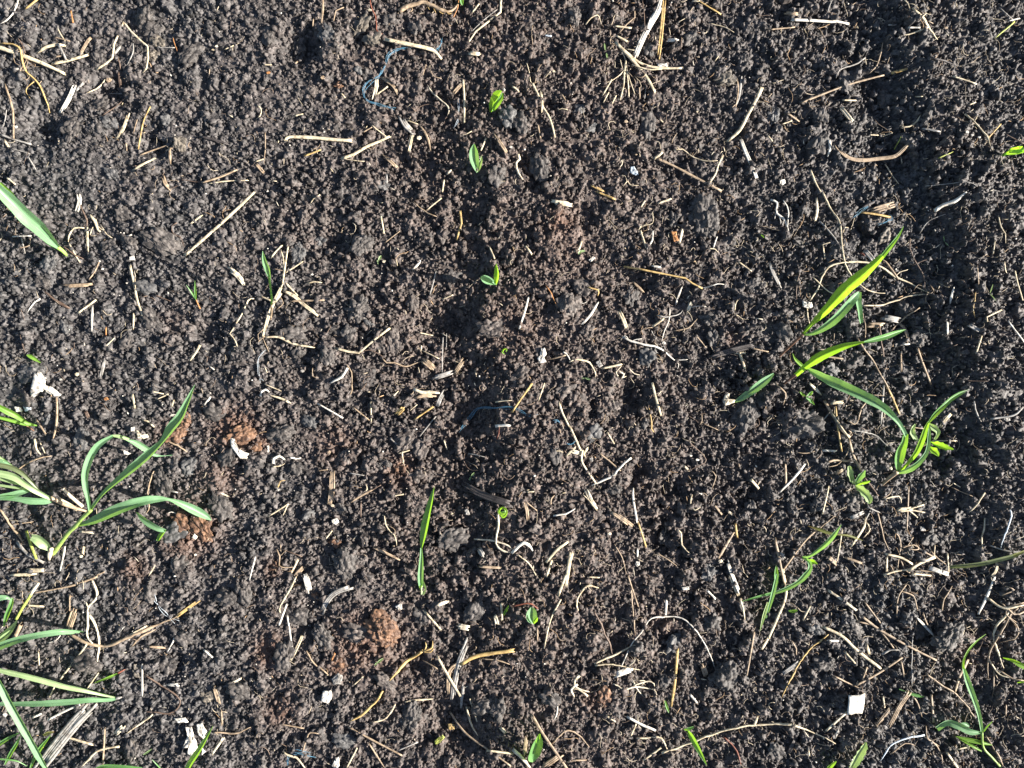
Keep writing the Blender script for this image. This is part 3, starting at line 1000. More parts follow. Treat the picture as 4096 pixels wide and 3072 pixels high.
- root R y 10 1535,195 1400,245 1350,300 1310,370
- root R b 13 1225,400 1225,490 1290,620 1340,720 1360,830
E
C y 54 850,520 920,600 | pale grey wood stub touching a red fleck, beside the tallest bent blade | wood chip
R r 14 795,525 825,535 840,545
R b 7 1245,635 1350,590 1480,575
R p 12 470,455 490,580
R p 8 460,460 540,430
C y 32 20,620 45,700 110,820
R y 14 440,250 520,330 620,450
C w 24 1605,830 1585,900 1575,955
R g 12 1795,870 1780,1000 1790,1080
s p 16 2015,1020 1890,1080 1895,1110
S w 22 1550,1130 1550,1220
s w 18 2080,1120 2140,1200 2210,1290
S p 14 2135,685 2160,800 2200,930
S t 12 1810,640 1820,790
S p 18 1845,1250 1800,1390
R p 12 1985,200 2010,300 2050,360 2055,440
S p 14 1960,430 1945,530
R p 14 2040,610 2070,700
S t 20 1295,1360 1340,1490 1405,1655
C t 32 1140,1130 1190,1200 1215,1295
C y 58 990,1080 1140,1110
C t 50 860,1150 990,1150 | lumpy pale tan wood crumb between the two right-hand grass shoots | wood chip
R t 14 1320,1000 1180,1090 1070,1200
C w 22 1175,1315 1210,1315
R b 14 960,1150 980,1300 1010,1480
G root_strand | tan root winding down from the middle of the lower right blade | root
- root R t 18 775,1260 840,1370 910,1460 960,1560 1020,1655 1100,1800
- rootlet R t 8 835,1280 845,1150 835,1090
E
C t 20 1150,1395 1155,1540
R b 9 270,710 250,800 240,930
C y 36 1740,1150 1830,1200
K k 65 1160,1010 | round black clod below the looping pale roots, right side | soil clod
K k 80 740,1460
K y 55 560,1540
K k 45 270,440
K k 75 140,1210
K t 60 1030,370
K k 60 1300,1260
R p 12 430,1360 600,1365
C t 20 480,1420 640,1440
R b 10 1640,1320 1500,1380
R b 9 1650,1560 1600,1640
S b 9 1700,1630 1900,1635
#20
G crumpled_plastic | crumpled bright white plastic scrap near the left edge, the largest white piece | plastic scrap
- sheet F w 90 262,30 300,-90 345,-110 400,-55 385,-5 420,30 490,55 530,95 500,110 430,80 385,50 330,75 290,120 265,90
- flap F w 60 380,10 440,20 510,75 470,105 395,70
E
F w 34 120,195 180,200 195,235 140,240
F l 44 200,195 270,205 265,240 215,235
R t 20 490,120 490,250 475,400 450,500
S y 26 160,1380 240,1470 370,1540
S e 28 230,1280 270,1400 310,1500 | short yellow stub standing beside the base of the broad-leaved grass, lower left | straw
R t 14 150,740 260,670 440,620
R t 22 0,1080 60,1170 120,1260 200,1370
R t 10 100,1215 200,1200 290,1190
R t 14 1330,750 1285,860 1275,970 1285,1090 1240,1130
R w 10 1430,1130 1480,1105 1530,1125
F w 36 1130,375 1165,370 1160,405 1130,410
G broken_shell | broken ring of cream eggshell right of the broad-leaved grass's arched leaf | shell
- shell F c 40 1170,400 1200,405 1195,440 1240,450 1275,430 1285,460 1240,475 1185,465
- shell F w 24 1200,425 1240,435 1235,460 1200,455
E
F w 40 1065,570 1100,585 1130,600 1100,615 1070,605 | white flake inside the arch of the left grass leaf | flake
F w 44 1465,270 1500,255 1525,265 1515,280 1480,280 | white flake just left of the tall slanting leaf, lower left | flake
R p 24 1240,300 1290,330 1330,370
F o 30 915,125
C w 20 1815,115 1765,180
S p 22 1145,95 1165,200
S p 16 1500,145 1485,190
S p 12 1320,65 1410,85
S p 12 1450,90 1360,130
S t 20 315,310 390,425
R p 18 290,480 320,560 350,610
R p 9 345,505 390,600
R t 20 1445,490 1540,540 1620,590
K o 72 1530,440 | rusty brown clod against the tall slanting leaf, lower left | soil clod
K o 105 2080,430 | big crumbly rust-brown clod capped with white crust, left of centre | soil clod
K o 45 1610,310
K o 105 1740,1230 | rust-brown clod below the drooping leaf tip, lower left | soil clod
K o 75 1580,1190
F w 55 1985,465 2025,470 2035,540 2090,590 2150,600 2140,640 2080,650 2000,550 | white crusty strip along the big rust-brown clod | eggshell
F w 36 1680,1290 1710,1320 1690,1345 1655,1330
F w 20 1690,1475
C c 18 1875,930 1970,970
C w 20 1460,920 1525,935
C w 24 560,1410 545,1500 520,1605
F p 32 715,1400 735,1410 725,1475 705,1460
F c 26 700,1490
C p 36 240,1610 370,1610
C p 26 100,1650 300,1640
C p 16 1335,1575 1285,1655
C t 14 900,1625 830,1655
S w 16 2205,1500 2155,1690
K y 70 710,480 | smooth dark grey stone-like clod behind the arched leaf, lower left | soil clod
K y 78 1640,720
K y 85 1480,1300
K k 90 1900,1050
K k 75 1830,240
K k 80 1960,640
S c 22 700,1275 795,1285
K k 80 220,130
K k 75 1560,1560
K y 45 400,320
K k 90 1400,860
C b 30 740,240 760,280
#21
C p 22 110,95 200,120 290,160
R w 18 40,110 50,65 85,50 115,70
S p 8 75,0 215,60
S w 14 535,170 640,230 745,290
S t 14 830,195 900,250 975,310
S p 16 992,160 995,330
R t 14 835,0 825,60 810,100
S b 10 950,0 895,70
R c 34 1365,45 1430,75 1500,65 1580,70 | plump cream curved root piece near the centre, upper of two | root
C t 34 1370,115 1450,100 1545,105 | plump cream curved root piece near the centre, lower of two | root
C y 38 1625,65 1590,130 1560,205
S g 18 1525,200 1370,305
S y 14 1550,285 1480,370 1415,450
S p 14 1225,65 1180,115
S p 8 1390,180 1330,230
C g 44 1270,210 1220,260
K b 40 830,310
F b 20 700,370
S y 16 1165,475 1240,540
S p 14 1320,575 1230,600
S p 12 1260,590 1275,680
S p 16 1625,490 1650,560
T u 5 1770,395 1840,290 1910,215 2020,205 2210,205 2270,218 2350,260 2422,275 | thin blue thread arched over dark soil at the centre | twine
R p 12 2070,160 2130,145 2210,140
R w 26 2070,365 2130,355 2195,360
R r 8 2100,350 2100,420 2080,480
R y 8 1830,605 1900,610 1975,630
R b 7 1810,590 1795,660 1840,740 1940,745
F w 16 95,530 115,535 112,590 98,590
R w 26 140,680 150,640 200,625 245,650 | fat white curl like a grub beside the big rust-brown clod | root
R w 16 285,630 340,650 385,640
R p 12 135,715 210,705 255,690
K o 40 0,540
K b 45 780,620
K o 28 1230,720
K o 28 1280,755
C t 56 655,765 655,900 640,1030 | stout grey-brown stick with a pale cut end, upright in the photo, lower centre left | stick
S t 10 535,750 620,740
F t 30 630,590
R b 12 1085,870 1040,900 1000,920
C t 22 1010,910 900,970 820,1020
S y 12 815,770 930,790
R p 10 955,870 960,900 940,930
R g 12 180,890 210,835 255,830
F w 24 175,900 210,915 190,925
S p 14 275,1040 105,1145
S p 12 270,1050 235,1130
F w 32 650,1175 700,1160 720,1190 690,1215 655,1200 | small bright white fluffy scrap left of the tall narrow blade | plastic scrap
F c 24 660,1050
S p 12 655,1270 605,1335
K o 38 680,1375 | small round orange clod, lower centre left | soil clod
K o 30 160,1580
S p 12 1195,965 1270,955
R p 12 1110,1140 1120,1220 1160,1280 1200,1310 1215,1400
R t 8 1140,1220 1200,1260 1200,1320
C d 66 1800,870 1900,930 2050,990 2212,1040 | thick dark brown half-buried wooden stick above the curled cup seedling | stick
G seedling_root | wavy cream root hanging below the curled cup seedling | root
- root R c 18 2095,1130 2085,1260 2080,1380 2120,1440 2210,1460
E
R c 16 1890,1345 2000,1355 2150,1380 2230,1440
K b 75 1290,490
K b 75 1420,560
K k 110 1700,1330 | broad dark clod right of the tall narrow blade | soil clod
K b 60 1380,790
K k 105 770,1560
F y 34 1800,1085 1830,1080 1850,1130 1815,1130
C t 26 1940,1580 2100,1590
C t 26 1030,1420 1120,1460 1230,1515
S b 10 215,1425 395,1490
G root_fork | tan twisted root with short branches, below the small orange clod on the left | root
- root R t 14 175,1430 200,1490 195,1570 250,1590 320,1580
- rootlet R t 8 210,1390 215,1460
- rootlet R t 8 265,1440 200,1490
E
S p 18 360,1525 300,1640
C t 36 410,1580 340,1655
K y 55 450,1120
K k 60 330,720
K k 90 200,430
K y 60 450,310
S b 18 905,1030 905,1140
K b 55 1850,1470
C y 46 1930,1430 1960,1480
K k 60 1100,700
K k 50 720,1080
#22
S g 20 170,0 90,110 5,235
S p 14 280,0 230,140
G jointed_stalk | long jointed pale stalk slanting down right through the centre, with a forked top joint | straw
- stem S p 20 405,160 440,260 490,360
- stem S p 22 500,365 550,480 600,590
- stem S p 20 610,580 600,660 650,750 720,850
- splinter S b 8 400,60 430,190
- node C p 24 650,560 620,600 630,630
E
C p 24 470,620 540,555
C c 40 520,580 590,600
R w 27 1030,635 930,720 860,800 690,870 | curved whitish straw crossing the jointed stalk's lower end | straw
S t 17 755,600 840,665 930,745
C c 42 640,920 690,1020 730,1070 | cream wood chip at the foot of the jointed stalk | wood chip
R p 12 620,960 680,1030 735,1095
R p 10 370,585 440,580
T u 7 490,520 515,535 540,515
T u 7 360,320 380,310 400,330
S p 14 825,420 885,520
S p 24 1215,0 1240,110 1285,260
R g 14 1190,210 1205,330 1200,380 1225,415
R t 10 810,260 790,320 755,350
R w 18 360,1140 460,1120 545,1070
C t 44 865,1105 930,1150 1025,1220 | brown tapered wood piece with a cream knob, right of the jointed stalk | wood chip
G jointed_straw | pale straw with a joint in the middle, right of the brown tapered wood piece | straw
- stem S w 20 1045,910 1045,980 1060,1080 1080,1190
- stem S g 20 1090,1200 1120,1290 1155,1400
- node S p 24 1083,1188 1092,1208
E
C t 28 95,1010 125,1080 135,1165
S t 12 120,1020 210,1090
R t 14 330,1040 340,990 365,965
R w 30 0,1460 60,1400 100,1370 140,1385 180,1440 | arched cream root like a hook, lower centre | root
R p 14 40,1470 140,1540 205,1650
S p 24 475,1370 390,1430 300,1535
S p 38 510,1470 490,1560 465,1740 | thick upright pale stalk, lower centre, above the round-leaved seedling | straw
S p 22 340,1530 300,1655
F w 34 1070,1530 1100,1535 1105,1565 1080,1580 1065,1560
C w 18 1085,1425 1085,1490
R t 10 885,1385 950,1500 990,1640
R t 12 1250,1460 1420,1560
R p 12 1430,1260 1460,1290 1465,1390 1540,1465
R b 8 1520,500 1600,570 1660,630 1665,680 1500,760
R t 10 1710,740 1760,800 1720,910
F w 18 1545,620
F w 24 1600,655
F y 34 670,640 700,635 700,670 670,668
F w 24 1610,940 1645,945 1640,960
F c 38 1865,1090 1915,1120 1900,1135 1870,1115
C p 20 1490,710 1525,745
C t 18 1750,1050 1810,1120
S p 26 2070,830 2130,900
S p 10 2150,820 2120,880
S g 22 1930,1210 1945,1320
C t 26 1915,1290 1850,1390 1790,1500
R p 12 1555,960 1540,1040 1580,1085 1640,1070
F c 30 1800,1530
C w 32 1860,1530 1880,1590 1905,1655 1965,1800
F c 50 1840,90 1880,80 1870,130 1930,135 1920,160 1840,190 1820,150 | fluffy cream scrap at the lower tip of the short blue-green blade, right of centre | husk
R t 9 1640,255 1640,320 1625,355
R t 9 1650,340 1720,370 1780,400
K k 125 2010,270 | largest rounded dark clod, below the short blue-green blade right of centre | soil clod
K y 60 700,430
K k 60 380,620
K b 48 220,1260
K b 50 860,180
K y 65 1700,1620
K b 60 460,50
K k 60 1320,1330
F c 28 840,1295
R p 12 130,940 160,930 190,935
K k 60 880,900
K k 55 2050,1060
K k 45 1140,350
#23
G stubble_clump | old stubble clump with crossing tan stems and roots, lower right | dry grass
- stem S t 26 495,155 560,270 640,400 700,450
- stem S t 26 700,480 740,620 800,740
- stem S p 16 700,460 640,380 560,260
- root R t 10 700,460 690,590 600,700 510,720
- root R y 12 720,400 900,430 1000,510 1090,590
- root R t 12 690,440 720,420 690,390
- root R t 12 660,460 720,450 730,430
- root R t 10 590,430 640,440 700,465
- root R t 14 780,310 800,230 850,150
- root R t 14 680,315 750,345 790,310
E
S g 17 585,200 600,350 635,575
C b 16 830,800 950,960
S y 12 530,250 400,400
C p 28 550,165 640,155
S y 22 1000,10 990,150 975,340
S g 18 1015,0 1070,110 1135,260
R t 9 900,90 1070,110
C p 28 1600,240 1550,290 1490,365
R y 16 1780,150 1800,250 1840,325
S y 18 1930,300 2120,270 2200,205
F y 48 2030,300 2080,285 2095,315 2060,325
S t 12 1130,360 1340,385
S p 12 1420,490 1630,490
C w 24 310,705 215,820 110,925 | white split straw crossing a tan stub, left of the weed seedling, lower right | straw
S t 24 150,700 155,850
S p 14 525,890 500,1000 470,1120
S t 16 1215,890 1200,1270
G frayed_straw | frayed pale straw bundle lying level below the tallest green shoot, lower right | straw
- stem C p 44 1110,1090 1240,1080
- splinter S p 16 1200,1085 1340,1045
- splinter S p 14 1200,1080 1350,1110
- splinter S p 12 1220,1095 1290,1150
E
R p 15 1875,940 1810,1030 1740,1105
R l 14 2090,1080 2100,1140 2050,1300 2010,1410
R p 15 1870,1160 1865,1250 1845,1320 1850,1420
C y 34 700,1165 820,1110
S p 10 1600,855 1660,890
R t 10 1590,890 1770,970
F y 48 1310,1230 1350,1235 1365,1270 1320,1270
S t 18 100,1650 300,1380 420,1260 | long thin tan straw slanting up right behind the drooping grass shoot, lower right | straw
R t 12 420,1260 490,1210 580,1140
S t 28 60,1340 95,1500 125,1650 145,1730
S p 16 640,1260 620,1400 600,1520
C p 22 840,1160 830,1230 770,1330 720,1400
S y 14 885,1090 840,1180
R y 14 860,1060 960,1110
R t 12 940,1110 970,1200 1000,1350 1040,1430
G root_mat | bleached mat of crossed roots and straw, lower right | root
- root R t 12 1080,1260 1140,1360 1120,1600
- straw S p 22 1020,1470 1150,1500 1240,1550
- straw S p 28 1430,1500 1330,1540 1220,1610
- straw S p 16 1240,1600 1100,1620 1010,1650
- straw C w 40 1400,1590 1550,1640
- root R t 16 1270,1380 1340,1450 1440,1500
- straw S p 16 1550,1470 1560,1620
- straw S t 12 1590,1480 1570,1600
- root R t 12 1150,1400 1260,1390 1300,1430 1180,1420
- root R t 12 1140,1500 1180,1600 1230,1640
- root R t 12 1400,1450 1480,1520 1540,1560
- straw S p 14 1440,1400 1435,1500
- straw S t 12 1300,1610 1500,1630
- root R t 10 1050,1560 1100,1640
- root R t 10 1250,1330 1200,1400 1140,1420
- straw S p 18 1250,1640 1400,1655
E
S y 16 1930,1400 2060,1440 2200,1455
C p 28 1980,1500 1975,1600 1940,1655
C t 22 670,1500 800,1545
C t 36 530,1500 590,1555
F y 40 100,1450 140,1470 150,1510 115,1490
R t 20 510,675 600,660 740,675
S w 22 470,575 580,578
R b 13 440,530 460,600 390,680
C c 26 365,0 450,85
R t 14 60,0 150,85 130,180
F c 30 1060,730
C t 30 580,775 640,745
R p 12 1000,990 1130,970 1150,1030
K k 140 250,360 | large crumbly dark clod left of the old stubble clump, lower right | soil clod
K y 50 380,290
K k 55 1290,200
K k 48 1420,790
K k 60 1650,1150
K k 75 720,1030
C p 20 1030,1490 1025,1610
R t 10 1070,900 1050,950 980,990
R t 12 450,520 440,560 300,600 240,590
R p 10 840,1180 880,1250 820,1330
K k 60 1400,1330
#30
G wooden_stake | weathered grey wooden lath end slanting in the bottom left corner | wood
- plank C y 64 470,630 380,720 290,830 190,960
E
C t 40 370,170 340,260
S t 10 480,5 350,50 165,85 | long thin tan straw pointing at the left grass stem, lower left | straw
G looping_root | pale looped root with a long tan tail, lower left | root
- root R c 13 460,20 480,100 440,160 435,250 430,300 460,335
- root R t 14 350,293 430,335 540,345 630,305 750,255 880,200
- husk C g 16 870,205 930,160 985,122
- root R c 13 440,190 480,260 490,320 480,440
- rootlet R p 8 440,160 425,130
E
C p 14 650,290 725,250
R t 10 650,350 700,300 770,265
T l 6 755,95 800,165 880,235 | bluish white thread over the root's tan tail, lower left | twine
R w 8 830,375 860,310 875,280
S p 10 430,340 370,420 300,510
R p 8 490,480 450,530 420,590
S w 12 240,712 320,670 395,638 | white tapering straw beside the grey wooden lath, bottom left | straw
S w 11 705,440 705,590
R b 9 720,490 800,545 880,600 890,640 840,680 710,670
C t 14 735,350 810,355
C w 16 830,540 885,540
F w 26 585,280 620,245 615,255 590,285
S w 11 1015,370 1050,400
R p 9 760,685 700,730 620,790
S p 12 335,800 455,835
S t 10 520,755 510,930
R p 12 590,845 530,855 480,870 400,950
C t 20 1060,550 1085,630
S t 14 1095,670 1100,735
S c 14 1105,805 1050,885
R t 9 1055,775 1160,780 1250,745
G plaster_patch | scattered patch of crumbly white flakes near the bottom left | flake
- flake F w 40 860,705 920,700 935,725 880,728
- flake F w 60 920,745 950,750 965,800 985,860 960,905 930,880 940,850 905,850 925,800
- flake F w 50 970,735 1005,730 1025,770 1010,808 985,790
- flake F w 20 1000,850 1020,870 1000,890
E
F w 18 25,690
C c 14 1130,540 1190,510
K k 48 820,440 | round flat dark clod, lower left | soil clod
K k 52 1200,80
K t 26 680,470
K t 28 1030,600
S t 20 100,250 75,300
C p 12 135,145 210,150
S t 9 345,100 345,170
R w 6 300,295 280,320 235,330
S p 8 190,380 195,440
S w 10 165,700 200,685
C c 26 575,780 610,745
C r 12 585,480 615,465
S p 8 270,550 245,600
K k 50 420,430
K k 45 650,850
K k 40 1120,110
K k 48 1180,560
K k 42 900,300
K k 40 740,90
#31
R p 13 205,0 150,90 115,150
R p 8 115,150 112,165 120,180
C w 34 245,-5 265,80 | whitish split wood piece, lower left of centre | wood chip
S w 11 150,145 115,240
S w 10 155,200 178,350
C p 16 235,285 205,350 175,415
C y 26 490,50 400,80 350,130 320,200 | curved grey ribbed husk, lower left of centre | husk
K o 17 298,102
K o 88 620,270 | big bright orange-brown clod, lower left of centre | soil clod
K b 50 500,285 | dark brown clod joined to the left of the big orange-brown clod | soil clod
F w 30 688,150 718,135 726,165 705,168 | small white triangular flake above the big orange-brown clod | flake
S p 12 840,180 915,265
C c 18 900,145 950,125
C c 32 1000,248 1052,258 | cream wood stub above the thick forked stalk, bottom centre | wood chip
G forked_stalk | thick grey forked stalk with a golden side arm, bottom centre | straw
- stem C y 30 1050,320 1010,420 985,520 970,640
- stem S g 21 1020,435 1100,395 1269,370
- stem C t 20 1010,430 960,470 950,580
- rootlet R t 8 1120,410 1200,420 1260,440
- rootlet R t 8 1060,380 1090,360 1085,350
E
S p 14 900,400 950,490 1010,590
C y 16 1030,530 1015,650
G frayed_rhizome | golden rhizome with a frayed root end, left of the thick forked stalk | root
- stem R g 17 830,370 780,405 740,430 690,490 660,530
- root R g 8 830,370 845,345 840,320
- root R g 8 830,370 870,355 875,320
- root R g 8 825,372 860,375 880,360
E
R g 16 630,570 590,630 520,690 465,720 | golden curved stalk segment below the frayed rhizome | straw
R p 9 690,640 650,700 620,715 570,730
R p 9 740,625 800,615 880,608
S t 10 460,750 590,820 720,888 | thin straight tan straw near the bottom, left of centre | straw
S y 8 800,825 705,865
R t 7 560,830 600,900 640,950
S p 9 500,855 450,950
F w 58 330,570 370,565 378,600 355,635 320,620 | white crumpled scrap below the big orange-brown clod | plastic scrap
F w 40 395,900 410,895 415,940 395,960 375,940 | white scrap cut by the bottom edge, left of centre | plastic scrap
F g 34 950,730 985,735 985,760 955,762 | yellow-brown leaf flake, upper of two near the bottom | leaf flake
F e 46 885,815 925,785 935,800 905,835 885,832 | olive yellow leaf flake, lower of two near the bottom | leaf flake
S t 12 965,680 1040,780 1150,860 1260,940 | long tan stalk running off the bottom edge at centre | straw
S p 12 1150,865 1269,880
R p 10 1040,650 1060,720 1100,790
S p 8 1060,610 1095,720
S p 12 1215,140 1220,215
C c 20 1185,200 1195,235
R t 10 250,375 290,430 350,480
S t 8 125,735 235,755
R t 9 230,865 250,800 270,775 310,780
R p 12 140,870 155,885 200,900 240,950
T u 6 180,870 230,878 290,885 | blue twine fragment near the bottom, left of centre | twine
T u 5 155,900 155,930
S t 7 830,420 900,460
S p 7 485,540 530,500
K k 62 770,690 | dark clod below right of the frayed rhizome | soil clod
K k 50 200,190
K k 52 140,400
K k 55 330,300
K b 42 640,520
K y 38 440,810
F y 38 375,510 405,480 430,495 420,535 385,540
C p 16 1215,755 1235,775
S o 12 390,385 375,415
K o 24 410,430
K k 45 1120,640
K k 40 1200,660
K k 40 820,200
K k 50 1080,160
#32
s p 16 265,0 230,95
S p 10 240,120 190,220 160,355
R p 12 330,170 325,120 370,50 430,60
S t 8 575,0 625,150
R t 8 590,60 600,180 610,290
C p 8 380,5 430,8
R b 9 405,175 460,290 505,400
R p 10 410,435 520,385 600,350 640,340
R w 8 545,450 590,350 640,280 690,210 760,200 825,205 880,240 940,310 980,390 1005,455 | thin white root in one tall arch, bottom right of centre | root
G fibrous_husk | cream fibrous husk tangled in thin roots, under the tall white root arch | husk
- husk C w 36 510,490 590,462
- rootlet R c 8 540,570 610,550 700,560
- rootlet R c 7 600,520 620,560 650,600
- rootlet R c 7 500,535 530,545 560,560
- rootlet R c 8 600,540 690,520 705,550
- rootlet R c 7 510,500 600,430 610,400
- rootlet R c 7 640,540 660,520 620,520
- rootlet R c 7 700,560 720,590
E
G straw_tuft | small tuft of cream rootlets left of the rusty crumb, bottom right of centre | root
- rootlet R c 12 330,490 310,520 320,550 385,570
- rootlet R c 10 345,485 310,520
- rootlet R c 10 320,540 290,565 310,600
E
K o 36 462,590 | upright rusty crumb clod beside the cream fibrous husk | soil clod
S g 15 820,365 810,500 790,640 | upright golden straw below the tall white root arch | straw
S w 15 765,125 762,190
S w 15 575,700 640,735 710,765 | white tapered straw pointing down right, bottom right of centre | straw
S p 10 470,695 510,720
S p 9 615,735 590,790
R p 10 620,805 720,800 750,820 770,860
R p 12 740,880 850,840 960,795 1100,755 1269,735 1409,742 1509,780 1604,830 | very long pale curved stalk along the bottom, passing under a green blade | straw
S p 11 655,910 735,855
S t 17 100,690 160,790 270,950 | straight tan straw beside the lowest holed-leaf seedling, bottom | straw
R t 9 200,830 240,790 275,765 330,790 385,850
C t 28 150,950 245,885
C t 20 70,800 60,890
R c 20 0,860 50,900 90,950
R t 9 270,920 320,915 370,910
R w 10 230,620 225,660 215,710
C p 20 1085,0 1120,90
R p 10 1130,110 1145,160 1155,220
S w 11 970,75 1005,110
F w 22 840,55 875,52 880,68 845,70
K k 82 1060,500 | broad dark clod left of a thin tan straw, bottom right | soil clod
K y 34 800,325
K k 38 990,230
C t 28 945,440 965,500
S w 12 885,590 915,625
S t 10 1200,280 1180,400 1165,490
S p 15 1269,310 1240,360
S p 14 1215,700 1200,740
R r 9 1050,800 1100,850 1120,890 1135,940
R r 9 0,150 80,140 130,160
R p 8 410,440 500,440 630,465
R p 9 370,600 330,560 300,560
K k 40 190,600
K k 40 760,520
K k 38 620,360
R t 9 120,260 125,320
#33
S p 14 75,-30 90,90 50,200 0,315 | yellowish curved straw beside the drooping grass shoot, lower right | straw
S c 13 300,72 370,120 435,168
S t 13 465,200 560,270 700,350 830,415 | long thin tan straw with a rooted end, lower right corner area | straw
S t 9 445,225 530,250 580,300 625,360
S t 8 480,130 555,230
S p 16 280,255 370,300 450,375 555,455 | cream stalk above the square white wood block | straw
S t 13 440,540 550,480 660,408 | tan straw rising to the right, right above the square white wood block | straw
C w 13 735,205 825,300
R g 10 305,290 200,370 140,460 65,600
C y 22 80,480 150,430
S p 9 385,380 430,430
S p 14 490,345 500,380
C w 14 300,320 345,322
R t 10 120,320 140,360 140,390
R t 10 330,495 400,530 450,555
G rooted_stalk | thin grey stem standing in a splayed rooted stub, bottom right | straw
- stem R y 8 718,300 716,400 712,545
- stem C t 24 700,580 650,650 600,750
- root R t 8 715,590 750,650 765,700
- root R t 7 700,580 740,620
E
C t 20 610,650 540,740
S c 12 390,675 290,765
C w 14 345,770 335,800
R t 10 780,480 860,540 950,600 1050,740
S t 12 810,590 820,720
R l 9 775,790 700,800 610,840 560,920
R t 7 780,800 850,860 870,930
R t 7 610,880 680,830 730,840
R t 7 780,740 790,800 850,840
K k 62 900,300 | pointed black clod left of a small round stone, right side | soil clod
K t 20 985,312 | small round pale stone beside the pointed black clod | stone
G root_bundle | bundle of pinkish tan roots at the right edge, lower part | root
- root R p 14 1090,110 1150,155 1269,150
- root R p 11 1200,180 1130,250 1125,330 1170,450
- root R t 11 1210,180 1160,270 1100,380 1090,510
- root R t 11 1150,470 1200,500 1269,520
- root R t 8 1269,130 1200,150 1180,190 1230,230
- root R t 8 1180,190 1240,260 1220,310 1150,330
- root R t 8 1240,160 1200,200 1190,260
- root R p 8 1100,420 1150,490 1220,510
- root R t 8 1180,50 1220,70 1160,100
- root R t 8 1269,180 1220,190 1150,130
E
S w 13 1125,0 1090,90 1045,185
C t 14 990,420 950,500 930,570
C d 22 130,820 100,880
S p 8 200,860 205,890
S p 10 175,215 210,150
R p 9 940,860 980,850 1010,845
S p 12 890,880 940,950
R t 8 740,160 720,100 650,70
R t 8 860,170 870,110 910,55
R t 8 680,40 640,120 640,200
R t 8 770,180 790,240 815,245
R t 9 1080,790 1130,870 1165,940
S t 8 1120,470 1118,560
S t 9 1180,640 1178,690
R y 10 560,390 600,370 650,365
K k 42 270,440
K k 42 420,270
K k 42 740,260
K y 34 230,265
K k 40 40,870
B w 5 395,592 480,582 470,680 395,690 | square white wood block lying on the soil, lower right | wood block
S t 9 660,420 675,500
S p 10 570,600 578,650
S t 10 490,455 470,510
'''
NAMES = {'S': 'straw', 's': 'straw', 'R': 'root', 'C': 'plant_chip', 'K': 'soil_clod', 'F': 'flake', 'T': 'twine', 'B': 'wood_block'}
CATS = {'S': 'straw', 's': 'straw', 'R': 'root', 'C': 'plant chip', 'K': 'soil clod', 'F': 'flake', 'T': 'twine', 'B': 'wood block'}
GROUPS = {'S': 'pieces of dry straw strewn on the soil', 's': 'pieces of dry straw strewn on the soil', 'R': 'loose roots lying on the soil',
          'C': 'split chips and husks lying on the soil', 'K': 'clods of soil', 'F': 'small pale flakes on the soil', 'T': 'scraps of blue twine', 'B': None}
def parse_pts(s): return [tuple(float(v) for v in q.split(',')) for q in s.split()]
ITEMS = []          # every top-level traced thing, for labelling: dict(obj, kind, tone, pts(px), w)
